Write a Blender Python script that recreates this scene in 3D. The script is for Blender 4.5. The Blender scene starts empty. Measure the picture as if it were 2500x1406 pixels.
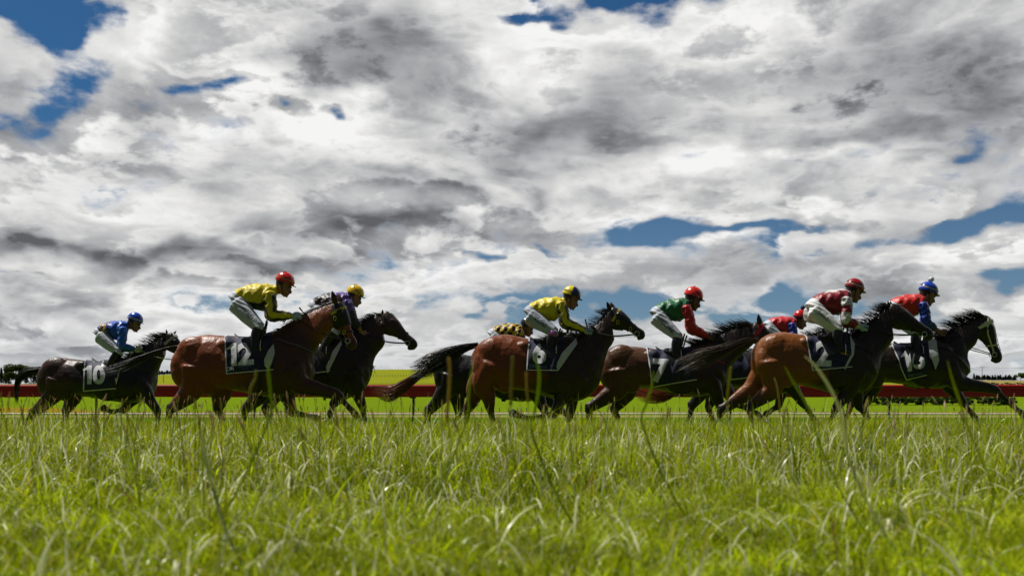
import bpy, bmesh, math, random
import numpy as np
from mathutils import Vector, Matrix
from mathutils.bvhtree import BVHTree
R = math.radians
random.seed(7); rng = np.random.default_rng(7)
SC = bpy.context.scene
COL = SC.collection
# ------------------------------------------------------------------ camera
CZ = 0.55            # camera height above the track
F = 2430.0           # focal length in pixels of the 2500 px wide photograph
HOR = 1010.0         # pixel row of the camera's own height
cam_d = bpy.data.cameras.new('camera')
cam = bpy.data.objects.new('camera', cam_d); COL.objects.link(cam)
cam.location = (0, 0, CZ); cam.rotation_euler = (R(90), 0, 0)
cam_d.sensor_width = 36.0; cam_d.lens = 36.0 * F / 2500.0
cam_d.shift_y = (HOR - 703) / 2500.0
cam_d.clip_start = 0.05; cam_d.clip_end = 9000
cam_d.dof.use_dof = True; cam_d.dof.focus_distance = 12.2; cam_d.dof.aperture_fstop = 3.4
SC.camera = cam
SC.view_settings.view_transform = 'Standard'; SC.view_settings.look = 'None'
SC.view_settings.exposure = 0.0; SC.view_settings.gamma = 1.0
SC.cycles.max_bounces = 6; SC.cycles.transparent_max_bounces = 8
# ------------------------------------------------------------------ sun and sky
SUN_TO = Vector((-0.38, 0.15, 0.91)).normalized()
sun_d = bpy.data.lights.new('sun', 'SUN'); sun_d.energy = 5.0; sun_d.angle = R(0.5); sun_d.color = (1.0, 0.955, 0.88)
sun = bpy.data.objects.new('sun', sun_d); COL.objects.link(sun)
sun.rotation_euler = SUN_TO.to_track_quat('Z', 'Y').to_euler()

class NT:
    """small helper for building math in a node tree"""
    def __init__(s, tree): s.t = tree; s.n = tree.nodes; s.l = tree.links
    def _in(s, sock, v):
        if isinstance(v, bpy.types.NodeSocket): s.l.new(v, sock)
        else: sock.default_value = v
    def m(s, op, *a, clamp=False):
        n = s.n.new('ShaderNodeMath'); n.operation = op; n.use_clamp = clamp
        for i, v in enumerate(a): s._in(n.inputs[i], v)
        return n.outputs[0]
    def add(s, a, b): return s.m('ADD', a, b)
    def sub(s, a, b): return s.m('SUBTRACT', a, b)
    def mul(s, a, b): return s.m('MULTIPLY', a, b)
    def div(s, a, b): return s.m('DIVIDE', a, b)
    def sstep(s, v, lo, hi, a=0.0, b=1.0):
        n = s.n.new('ShaderNodeMapRange'); n.interpolation_type = 'SMOOTHSTEP'; n.clamp = True
        s._in(n.inputs[0], v)
        for i, q in zip((1, 2, 3, 4), (lo, hi, a, b)): s._in(n.inputs[i], q)
        return n.outputs[0]
    def lin(s, v, lo, hi, a=0.0, b=1.0):
        n = s.n.new('ShaderNodeMapRange'); n.clamp = True
        s._in(n.inputs[0], v)
        for i, q in zip((1, 2, 3, 4), (lo, hi, a, b)): s._in(n.inputs[i], q)
        return n.outputs[0]
    def xyz(s, x, y, z):
        n = s.n.new('ShaderNodeCombineXYZ')
        for i, v in enumerate((x, y, z)): s._in(n.inputs[i], v)
        return n.outputs[0]
    def sep(s, v):
        n = s.n.new('ShaderNodeSeparateXYZ'); s.l.new(v, n.inputs[0]); return n.outputs
    def noise(s, vec, scale, detail=4, rough=0.5, dist=0.0, color=False, lac=2.0):
        n = s.n.new('ShaderNodeTexNoise'); s._in(n.inputs['Vector'], vec)
        n.inputs['Scale'].default_value = scale; n.inputs['Detail'].default_value = detail
        n.inputs['Roughness'].default_value = rough; n.inputs['Distortion'].default_value = dist
        n.inputs['Lacunarity'].default_value = lac
        return n.outputs[1] if color else n.outputs[0]
    def mix(s, f, a, b, mode='MIX'):
        n = s.n.new('ShaderNodeMix'); n.data_type = 'RGBA'; n.blend_type = mode
        s._in(n.inputs[0], f)
        for i, v in ((6, a), (7, b)):
            s._in(n.inputs[i], v if isinstance(v, bpy.types.NodeSocket) else tuple(v) + ((1,) if len(v) == 3 else ()))
        return n.outputs[2]
    def vadd(s, a, b, op='ADD'):
        n = s.n.new('ShaderNodeVectorMath'); n.operation = op
        s._in(n.inputs[0], a); s._in(n.inputs[1], b); return n.outputs[0]

world = bpy.data.worlds.new('World'); SC.world = world; world.use_nodes = True
def pix_dir(px, py):
    u = math.atan((px - 1250) / F); return u, math.atan((HOR - py) / F * math.cos(u))
def build_world():
    t = world.node_tree; t.nodes.clear(); g = NT(t)
    out = t.nodes.new('ShaderNodeOutputWorld'); bg = t.nodes.new('ShaderNodeBackground')
    t.links.new(bg.outputs[0], out.inputs[0])
    tc = t.nodes.new('ShaderNodeTexCoord'); x, y, z = g.sep(tc.outputs['Generated'])
    sky = t.nodes.new('ShaderNodeTexSky'); sky.sky_type = 'NISHITA'; sky.sun_disc = False
    sky.sun_elevation = math.asin(SUN_TO.z); sky.sun_rotation = math.atan2(SUN_TO.x, SUN_TO.y)
    sky.altitude = 100; sky.dust_density = 0.6; sky.ozone_density = 2.0
    sk = g.mix(1.0, sky.outputs[0], (.07, .07, .07), 'MULTIPLY')
    zc = g.add(g.m('MAXIMUM', z, 0.0), 0.15)
    n = g.noise(g.xyz(g.div(x, zc), g.div(y, zc), 0.0), 1.3, 4, .5)
    cl = g.mix(g.sstep(n, .45, .70), (.52, .60, .72), (.18, .22, .28))
    fin = g.mix(g.sstep(n, .38, .46), sk, cl)
    fin = g.mix(g.sstep(z, -.03, 0.0, 1.0, 0.0), fin, (.05, .09, .02))
    t.links.new(fin, bg.inputs[0]); bg.inputs[1].default_value = WORLD_GAIN
WORLD_GAIN = 0.15
build_world()

def build_sky():
    """the cloudy sky the camera looks into: a far curved backdrop, 45 degrees high, open above so the sun shines in"""
    RAD = 5200.0
    na, ne = 1001, 421
    az = np.linspace(R(-82), R(82), na); el = np.linspace(R(-1.2), R(44), ne)
    A, E = np.meshgrid(az, el)
    V = np.stack([np.sin(A) * np.cos(E), np.cos(A) * np.cos(E), np.sin(E)], -1).reshape(-1, 3) * RAD
    V[:, 2] += CZ
    idx = np.arange(na * ne).reshape(ne, na)
    Q = np.stack([idx[:-1, :-1], idx[:-1, 1:], idx[1:, 1:], idx[1:, :-1]], -1).reshape(-1, 4)[:, ::-1]
    # ragged outlines: bend the coordinates with several octaves of smooth lattice noise
    lr = np.random.default_rng(5)
    def lattice(px_size):
        ga = int((az[-1] - az[0]) * F / px_size) + 4; ge = int((el[-1] - el[0]) * F / (px_size * .6)) + 4; T = lr.uniform(-1, 1, (ge, ga))
        u = (A - az[0]) * F / px_size; v = (E - el[0]) * F / (px_size * .6); i = u.astype(int); j = v.astype(int); fu, fv = u - i, v - j; fu = fu * fu * (3 - 2 * fu); fv = fv * fv * (3 - 2 * fv)
        return (T[j, i] * (1 - fu) + T[j, i + 1] * fu) * (1 - fv) + (T[j + 1, i] * (1 - fu) + T[j + 1, i + 1] * fu) * fv
    WA = sum(lattice(q) * q * .42 for q in (150, 75, 38, 20)) / F; WE = sum(lattice(q) * q * .22 for q in (150, 75, 38, 20)) / F
    A0, E0 = A, E; A = A + WA; E = E + WE
    def blobs(lst):
        tot = np.zeros_like(A)
        for (px, py, rx, ry, amp) in lst:
            u, v = pix_dir(px, py)
            tot += amp * np.exp(-(((A - u) / (rx / F)) ** 2 + ((E - v) / (ry / F)) ** 2))
        return tot.reshape(-1)
    HOLES = [
        (50, 60, 90, 80, -.40), (190, 225, 120, 60, -.44), (40, 270, 60, 60, -.36), (210, 55, 100, 50, -.34), (480, 215, 70, 26, -.33), (660, 234, 60, 15, -.28), (872, 262, 42, 22, -.38),
        (370, 150, 36, 14, -.2), (1310, 40, 50, 20, -.28), (1480, 8, 120, 30, -.36), (1640, 22, 90, 34, -.34), (2330, 347, 50, 18, -.28),
        (1600, 578, 130, 24, -.30), (1850, 552, 180, 15, -.30), (2150, 588, 170, 20, -.30), (2420, 546, 110, 26, -.32), (1340, 588, 50, 14, -.25), (1210, 637, 45, 12, -.24), (2130, 628, 50, 14, -.22),
        (1500, 745, 200, 34, -.30), (1800, 750, 150, 34, -.28), (2080, 772, 150, 18, -.2), (2430, 690, 90, 26, -.36), (1030, 764, 30, 8, -.25), (1960, 430, 60, 12, -.2),
        (1180, 745, 100, 12, -.22), (40, 690, 40, 6, -.25),
        (900, 120, 500, 200, .16), (1900, 200, 500, 170, .14), (500, 500, 600, 130, .14), (1500, 400, 700, 90, .14), (300, 760, 500, 90, .14), (2250, 860, 600, 50, .12), (1750, 660, 700, 30, .12), (-300, 300, 300, 300, .1), (2900, 300, 300, 300, .1)]
    DARK = [
        (850, 150, 190, 95, .42), (560, 120, 130, 60, .12), (1000, 60, 160, 80, .2), (1330, 340, 260, 56, .46), (1500, 250, 220, 80, .28), (2080, 170, 230, 90, .3), (2420, 240, 170, 90, .42), (2100, 330, 120, 40, .3),
        (350, 330, 120, 50, .16), (60, 590, 120, 36, .38), (820, 550, 170, 30, .30), (1080, 560, 170, 26, .28), (330, 610, 200, 22, .28), (640, 640, 260, 20, .32), (1450, 480, 260, 24, .16),
        (150, 740, 200, 26, .24), (1880, 640, 160, 22, .2), (2050, 880, 500, 14, .12), (560, 420, 220, 30, .18), (2200, 460, 200, 24, .18), (1050, 440, 200, 24, .25),
        (150, 60, 220, 120, -.18), (420, 90, 150, 60, -.14), (1560, 60, 260, 60, -.16), (1250, 150, 110, 130, -.18), (250, 330, 260, 40, -.16), (1850, 100, 110, 60, -.1), (700, 330, 300, 40, -.16), (1900, 400, 240, 30, -.18),
        (700, 250, 170, 45, -.26), (872, 268, 90, 45, -.30), (480, 215, 140, 50, -.14), (1500, 570, 60, 40, -.25), (1800, 590, 200, 30, -.2), (2350, 620, 200, 40, -.2), (1700, 520, 500, 26, -.14), (100, 210, 90, 30, -.16), (1100, 640, 150, 40, -.1), (300, 700, 300, 20, -.14), (2100, 800, 400, 60, -.10), (500, 790, 400, 40, -.06)]
    me = bpy.data.meshes.new('sky'); me.from_pydata(V.tolist(), [], Q.tolist())
    at = me.attributes.new('cloud', 'FLOAT_COLOR', 'POINT')
    c = np.ones((len(V), 4), np.float32); H_ = blobs(HOLES); c[:, 0] = np.where(H_ < 0, H_ * 1.45, H_) + .5; c[:, 1] = blobs(DARK) * .5 + .5
    at.data.foreach_set('color', c.ravel())
    ob = bpy.data.objects.new('sky', me); COL.objects.link(ob); ob['kind'] = 'structure'
    mt = bpy.data.materials.new('sky'); mt.use_nodes = True; me.materials.append(mt)
    mt.cycles.emission_sampling = 'NONE'
    t = mt.node_tree; t.nodes.clear(); g = NT(t)
    out = t.nodes.new('ShaderNodeOutputMaterial'); bg = t.nodes.new('ShaderNodeEmission')
    t.links.new(bg.outputs[0], out.inputs[0])
    tc = t.nodes.new('ShaderNodeNewGeometry')
    dv = g.vadd(g.vadd(tc.outputs['Position'], (0, 0, CZ), 'SUBTRACT'), (0, 0, 0)); nn = t.nodes.new('ShaderNodeVectorMath'); nn.operation = 'NORMALIZE'
    t.links.new(dv, nn.inputs[0]); x, y, z = g.sep(nn.outputs[0])
    atn = t.nodes.new('ShaderNodeAttribute'); atn.attribute_name = 'cloud'
    sc = t.nodes.new('ShaderNodeSeparateColor'); t.links.new(atn.outputs['Color'], sc.inputs[0])
    holes = g.sub(sc.outputs[0], .5); dark = g.mul(g.sub(sc.outputs[1], .5), 2.0)
    sky = t.nodes.new('ShaderNodeTexSky'); sky.sky_type = 'NISHITA'; sky.sun_disc = False
    sky.sun_elevation = math.asin(SUN_TO.z); sky.sun_rotation = math.atan2(SUN_TO.x, SUN_TO.y)
    sky.altitude = 100; sky.dust_density = 0.6; sky.ozone_density = 2.0
    t.links.new(nn.outputs[0], sky.inputs[0])
    az = g.m('ARCTAN2', x, y); el = g.m('ARCSINE', z)
    zc = g.add(g.m('MAXIMUM', z, 0.0), 0.21)
    P = g.xyz(g.div(x, zc), g.div(y, zc), g.mul(z, 3.0))
    w = g.noise(P, 1.8, 2, .5, color=True)
    wv = t.nodes.new('ShaderNodeVectorMath'); wv.operation = 'MULTIPLY_ADD'
    t.links.new(w, wv.inputs[0]); wv.inputs[1].default_value = (.55, .55, .55); t.links.new(P, wv.inputs[2])
    PW = wv.outputs[0]
    D = g.xyz(g.mul(az, 11.0), g.mul(el, 19.0), 1.7)
    puff = g.noise(D, 1.6, 9, .60)
    puff2 = g.noise(g.vadd(D, (-.05, .22, 0)), 1.6, 9, .60)           # the same field a step towards the light
    n_soft = g.noise(PW, 1.6, 3, .5)
    pp = g.sub(puff, .5); pe = g.sub(puff, puff2)
    far = g.sstep(el, 0.0, .22, 1.0, 0.0)
    def layer(off, scale, cover, lo, hi, kp, soft):
        Q = g.vadd(PW, off)
        a = g.noise(Q, scale, 8, .56)
        b = g.noise(g.vadd(Q, (0.03, -0.20, 0.11)), scale, 3, .5)
        n = g.add(g.add(g.mul(g.sub(a, .5), 2.0), .5), g.mul(pp, kp))
        raw = g.add(n, cover); dens = g.add(raw, holes)
        al = g.sstep(dens, lo, hi)
        body = g.sstep(raw, lo + .02, lo + .42)                      # thin rim stays white, the body greys
        lit = g.add(g.mul(g.sub(a, b), 1.9), g.mul(pe, 1.1))
        lum = g.sub(1.0, g.mul(body, soft))
        lum = g.add(lum, g.mul(g.m('MAXIMUM', lit, 0.0), .42))
        lum = g.add(lum, g.mul(g.mul(g.m('MINIMUM', lit, 0.0), g.sstep(raw, lo + .02, lo + .30)), .72))
        return al, lum
    a0, l0 = layer((0, 0, 0), 1.7, .24, .34, .66, .95, .40)
    a1, l1 = layer((7.3, 2.1, 3.3), 2.1, .02, .44, .66, 1.0, .46)
    a2, l2 = layer((3.9, 8.7, 9.1), 3.0, -.04, .44, .64, 1.1, .40)
    m1 = g.mul(a1, .90); m2 = g.mul(a2, .80)
    lum = g.add(g.mul(l0, g.sub(1.0, m1)), g.mul(l1, m1))
    lum = g.add(g.mul(lum, g.sub(1.0, m2)), g.mul(l2, m2))
    lum = g.sub(lum, g.mul(dark, g.lin(n_soft, .35, .6, 1.15, 1.5)))
    lum = g.sub(lum, g.sstep(g.noise(g.vadd(PW, (1.0, 1.0, 2.6), 'MULTIPLY'), 2.4, 3, .5), .46, .66, 0.0, .17))
    alpha = g.m('MAXIMUM', a0, g.m('MAXIMUM', g.mul(a1, .96), g.mul(a2, .96)))
    lum = g.lin(lum, -.02, 1.08, .38, .96)
    lum2 = g.m('POWER', lum, 2.15)
    ccol = g.mix(g.lin(lum, .35, .85), (.90, .95, 1.04), (1.0, .995, .985))
    cc = t.nodes.new('ShaderNodeVectorMath'); cc.operation = 'SCALE'
    t.links.new(ccol, cc.inputs[0]); t.links.new(lum2, cc.inputs['Scale'])
    sk = g.mix(1.0, sky.outputs[0], (.016, .036, .052), 'MULTIPLY')
    sk = g.mix(g.sstep(el, 0.02, .30, .34, 0.0), sk, (.36, .43, .48))
    fin = g.mix(alpha, sk, cc.outputs[0])
    fin = g.mix(g.sstep(el, 0.0, .12, .35, 0.0), fin, (.48, .53, .57))
    t.links.new(fin, bg.inputs[0]); bg.inputs[1].default_value = 1.0
build_sky()
from mathutils import noise as mnoise
# ------------------------------------------------------------------ small helpers
def tag(o, label=None, cat=None, group=None, kind=None):
    for k, v in (('label', label), ('category', cat), ('group', group), ('kind', kind)):
        if v: o[k] = v
    return o
def empty(name, loc, label=None, cat=None, group=None):
    o = bpy.data.objects.new(name, None); COL.objects.link(o); o.location = loc; o.empty_display_size = .2
    return tag(o, label, cat, group)
def link(name, me, mat=None, parent=None, smooth=True):
    o = bpy.data.objects.new(name, me); COL.objects.link(o)
    if mat: me.materials.append(mat)
    if parent is not None: o.parent = parent
    if smooth and len(me.polygons): me.polygons.foreach_set('use_smooth', [True] * len(me.polygons))
    return o
class MB:
    """collects shapes into one mesh; vertex colours in the attribute 'Col'"""
    def __init__(s): s.v = []; s.f = []; s.c = []
    def add(s, v, f, c=(1, 1, 1)):
        o = len(s.v); s.v.extend([tuple(p) for p in v]); s.f.extend([tuple(i + o for i in q) for q in f])
        if callable(c): s.c.extend([tuple(c(p)) for p in v])
        elif len(c) == len(v) and not isinstance(c[0], (int, float)): s.c.extend([tuple(q) for q in c])
        else: s.c.extend([tuple(c)] * len(v))
        return s
    def mesh(s, name):
        me = bpy.data.meshes.new(name); me.from_pydata(s.v, [], s.f)
        at = me.attributes.new('Col', 'FLOAT_COLOR', 'POINT')
        a = np.ones((len(s.v), 4), np.float32)
        if s.v: a[:, :3] = np.array(s.c, np.float32)
        at.data.foreach_set('color', a.ravel()); me.update(); return me
    def build(s, name, mat, parent=None, smooth=True): return link(name, s.mesh(name), mat, parent, smooth)

def cr(pts, n):
    """Catmull-Rom resampling of a list of tuples, n steps per span"""
    P = np.array(pts, float)
    if len(P) == 2: P = np.array([P[0], (P[0] + P[1]) / 2, P[1]])
    Q = np.vstack([2 * P[0] - P[1], P, 2 * P[-1] - P[-2]]); out = []
    for i in range(len(P) - 1):
        a, b, c, d = Q[i:i + 4]
        for k in range(n):
            t = k / n
            out.append(.5 * (2 * b + (c - a) * t + (2 * a - 5 * b + 4 * c - d) * t * t + (3 * b - a - 3 * c + d) * t ** 3))
    out.append(P[-1]); return np.array(out)
def tube(P, rad, lat=1.0, n=12, cap=True):
    """round tube through points P (3-D) with radii; 'lat' scales the radius across the picture (Y)"""
    P = np.array(P, float); m = len(P); rad = np.broadcast_to(np.array(rad, float), (m,))
    T = np.gradient(P, axis=0); T /= np.linalg.norm(T, axis=1)[:, None] + 1e-12
    V = []; Fc = []
    side = np.array([0, 1.0, 0])
    for i in range(m):
        t = T[i]; s_ = side - t * np.dot(side, t)
        if np.linalg.norm(s_) < .15: s_ = np.array([1.0, 0, 0]) - t * t[0]
        s_ /= np.linalg.norm(s_); u = np.cross(s_, t)
        for k in range(n):
            a = 2 * math.pi * k / n
            V.append(P[i] + rad[i] * (math.cos(a) * u + lat * math.sin(a) * s_))
    for i in range(m - 1):
        for k in range(n):
            k2 = (k + 1) % n; Fc.append((i * n + k, i * n + k2, (i + 1) * n + k2, (i + 1) * n + k))
    if cap:
        V.append(P[0] - T[0] * rad[0] * .6); V.append(P[-1] + T[-1] * rad[-1] * .6); a, b = m * n, m * n + 1
        for k in range(n):
            k2 = (k + 1) % n; Fc.append((a, k2, k)); Fc.append((b, (m - 1) * n + k, (m - 1) * n + k2))
    return V, Fc
def chain(pts, step=5, lat=1.0, n=12):
    """pts: (x, y, z, r) control points"""
    Q = cr(pts, step); return tube(Q[:, :3], np.maximum(Q[:, 3], 1e-4), lat, n)
def ell(c, r, rot=0.0, n=14, m=9):
    """ellipsoid, rot about Y (radians)"""
    V = []; Fc = []; ca, sa = math.cos(rot), math.sin(rot)
    def put(x, y, z): V.append((c[0] + ca * x + sa * z, c[1] + y, c[2] - sa * x + ca * z))
    put(0, 0, r[2])
    for i in range(1, m):
        p = math.pi * i / m
        for k in range(n):
            a = 2 * math.pi * k / n; put(r[0] * math.sin(p) * math.cos(a), r[1] * math.sin(p) * math.sin(a), r[2] * math.cos(p))
    put(0, 0, -r[2]); L = len(V) - 1
    for k in range(n):
        k2 = (k + 1) % n; Fc.append((0, 1 + k, 1 + k2)); Fc.append((L, 1 + (m - 2) * n + k2, 1 + (m - 2) * n + k))
        for i in range(m - 2):
            Fc.append((1 + i * n + k, 1 + (i + 1) * n + k, 1 + (i + 1) * n + k2, 1 + i * n + k2))
    return V, Fc
def loft(tops, bots, hws, n=28, step=4, pw=2.2, y0=0.0, low=0.0, ret=False, cap=True):
    """sections between a top line and a bottom line (x,z), half width hw in Y; superellipse; 'low' moves the widest place down"""
    ctl = [(t[0], t[1], b[0], b[1], h) for t, b, h in zip(tops, bots, hws)]
    Q = cr(ctl, step); V = []; Fc = []; par = []
    for i, (tx, tz, bx, bz, h) in enumerate(Q):
        cx, cz = (tx + bx) / 2, (tz + bz) / 2; ax, az = (tx - bx) / 2, (tz - bz) / 2
        for k in range(n):
            a = 2 * math.pi * k / n; c, s_ = math.cos(a), math.sin(a)
            cc = math.copysign(abs(c) ** (2 / pw), c); ss = math.copysign(abs(s_) ** (2 / pw), s_)
            hh = max(h, .002) * (1 - low * cc)
            V.append((cx + ax * cc, y0 + hh * ss, cz + az * cc)); par.append((i / (len(Q) - 1), k / n))
    m = len(Q)
    for i in range(m - 1):
        for k in range(n):
            k2 = (k + 1) % n; Fc.append((i * n + k, (i + 1) * n + k, (i + 1) * n + k2, i * n + k2))
    if cap:
        for i, sg in ((0, 1), (m - 1, 0)):
            q = np.mean([V[i * n + k] for k in range(n)], 0); V.append(tuple(q)); par.append((i / (m - 1), 0)); L = len(V) - 1
            for k in range(n):
                k2 = (k + 1) % n; Fc.append((L, i * n + k, i * n + k2) if sg else (L, i * n + k2, i * n + k))
    return (V, Fc, par) if ret else (V, Fc)
def ribbon(P, w, nrm):
    """flat strip along P, width list w, nrm = direction across"""
    P = np.array(P); V = []; Fc = []
    for i in range(len(P)):
        d = np.array(nrm if np.ndim(nrm) == 1 else nrm[i]) * w[i]
        V.append(P[i] - d); V.append(P[i] + d)
    for i in range(len(P) - 1): Fc.append((2 * i, 2 * i + 1, 2 * i + 3, 2 * i + 2))
    return V, Fc
def remeshed(mb, name, voxel, smooth_it=4, factor=.5):
    """one closed continuous surface out of overlapping shapes"""
    me = mb.mesh(name + '_src'); o = bpy.data.objects.new('tmp', me); COL.objects.link(o)
    r = o.modifiers.new('r', 'REMESH'); r.mode = 'VOXEL'; r.voxel_size = voxel; r.adaptivity = 0
    if smooth_it:
        s = o.modifiers.new('s', 'SMOOTH'); s.iterations = smooth_it; s.factor = factor
    dg = bpy.context.evaluated_depsgraph_get(); ev = o.evaluated_get(dg)
    out = bpy.data.meshes.new_from_object(ev); out.name = name
    bpy.data.objects.remove(o); bpy.data.meshes.remove(me); return out
def paint(me, fn):
    n = len(me.vertices); co = np.empty(n * 3, np.float32); me.vertices.foreach_get('co', co); co = co.reshape(-1, 3)
    c = np.ones((n, 4), np.float32); c[:, :3] = fn(co)
    at = me.attributes.get('Col') or me.attributes.new('Col', 'FLOAT_COLOR', 'POINT')
    at.data.foreach_set('color', c.ravel())
def sm(a, b, x): t = np.clip((x - a) / (b - a), 0, 1); return t * t * (3 - 2 * t)
def bvh_of(me): 
    bm = bmesh.new(); bm.from_mesh(me); b = BVHTree.FromBMesh(bm); bm.free(); return b
# ------------------------------------------------------------------ materials
def mat(name, col=None, rough=.5, spec=.5, metal=0.0, attr=False, bump=0.0, bscale=60, coat=0.0, sheen=0.0, var=0.0, vscale=8, trans=0.0, aniso=None):
    m = bpy.data.materials.new(name); m.use_nodes = True; t = m.node_tree; g = NT(t)
    p = t.nodes['Principled BSDF']; tc = t.nodes.new('ShaderNodeTexCoord')
    if attr:
        a = t.nodes.new('ShaderNodeAttribute'); a.attribute_name = 'Col'; c = a.outputs['Color']
    else:
        a = t.nodes.new('ShaderNodeRGB'); a.outputs[0].default_value = tuple(col) + (1,); c = a.outputs[0]
    if var:
        nz = g.noise(tc.outputs['Object'], vscale, 5, .6)
        c = g.mix(1.0, c, g.mix(nz, (1 - var,) * 3, (1 + var,) * 3), 'MULTIPLY')
    t.links.new(c, p.inputs['Base Color'])
    p.inputs['Roughness'].default_value = rough; p.inputs['Specular IOR Level'].default_value = spec
    p.inputs['Metallic'].default_value = metal; p.inputs['Coat Weight'].default_value = coat; p.inputs['Coat Roughness'].default_value = .25
    p.inputs['Sheen Weight'].default_value = sheen
    if bump:
        b = t.nodes.new('ShaderNodeBump'); b.inputs['Strength'].default_value = bump; b.inputs['Distance'].default_value = .02
        vec = tc.outputs['Object']
        if aniso: vec = g.vadd(vec, aniso, 'MULTIPLY')
        t.links.new(g.noise(vec, bscale, 4, .6), b.inputs['Height']); t.links.new(b.outputs[0], p.inputs['Normal'])
    if trans:
        tr = t.nodes.new('ShaderNodeBsdfTranslucent'); t.links.new(c, tr.inputs[0])
        mx = t.nodes.new('ShaderNodeMixShader'); mx.inputs[0].default_value = trans
        t.links.new(p.outputs[0], mx.inputs[1]); t.links.new(tr.outputs[0], mx.inputs[2])
        t.links.new(mx.outputs[0], t.nodes['Material Output'].inputs[0])
    return m
M = {}
M['coat'] = mat('horse_coat', attr=True, rough=.37, spec=.42, bump=.35, bscale=34, var=.35, vscale=6)
M['hair'] = mat('horse_hair', attr=True, rough=.42, spec=.6)
M['skin'] = mat('skin', attr=True, rough=.5, bump=.1, bscale=80)
M['silk'] = mat('silk', attr=True, rough=.34, spec=.5, bump=.8, bscale=12, sheen=.2, aniso=(1, 1, 2.2), trans=.10)
M['breeches'] = mat('breeches', attr=True, rough=.6, bump=.5, bscale=16, aniso=(1, 1, 1.6))
M['leather'] = mat('black_leather', (.008, .008, .009), rough=.3, spec=.5, bump=.2, bscale=40)
M['strap'] = mat('strap', attr=True, rough=.45)
M['metal'] = mat('metal', (.75, .75, .74), rough=.22, metal=1.0)
M['cloth'] = mat('saddle_cloth', attr=True, rough=.7, bump=.22, bscale=10, trans=.03)
M['helmet'] = mat('helmet', attr=True, rough=.22, spec=.6, coat=.4)
M['eye'] = mat('eye', (.01, .006, .004), rough=.08, spec=.8)
M['hoof'] = mat('hoof', (.03, .026, .022), rough=.5)
# ------------------------------------------------------------------ terrain
def interp(x, xs, ys): return np.interp(x, xs, ys)
CREST_PX = [-900, 0, 90, 250, 400, 700, 975, 1300, 1800, 2300, 2500, 3400]
CREST_PY = [936, 937, 936, 925, 914, 905, 901, 906, 918, 927, 929, 930]
def ground_z(x, y):
    x = np.asarray(x, float); y = np.asarray(y, float)
    base = interp(y, [-50, 1.6, 3.0, 4.6, 6.4, 7.8, 10.0, 10.8, 12, 120, 150, 200, 260, 420], [.15, .17, .235, .33, .41, .43, .16, .02, 0, 0, .25, .62, 1.3, 7.8])
    u = x / np.maximum(y, 1.0)
    crest = .55 + (HOR - interp(1250 + u * F, CREST_PX, CREST_PY)) / F * 900
    s = sm(0, 1, (y - 400) / 520.0) ; far = 7.8 + (crest - 7.8) * interp(y, [420, 560, 900], [0, .18, 1])
    z = np.where(y > 420, far, base)
    z = np.where(y > 905, crest - (y - 905) * .035, z)
    z = np.where(y > 1500, crest - 21, z)
    bump = .012 * np.sin(x * 3.1 + y * 1.7) + .010 * np.sin(x * 1.3 - y * 2.9 + 2)
    return z + np.where(y < 11, bump, bump * .5 * (y < 100))
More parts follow.
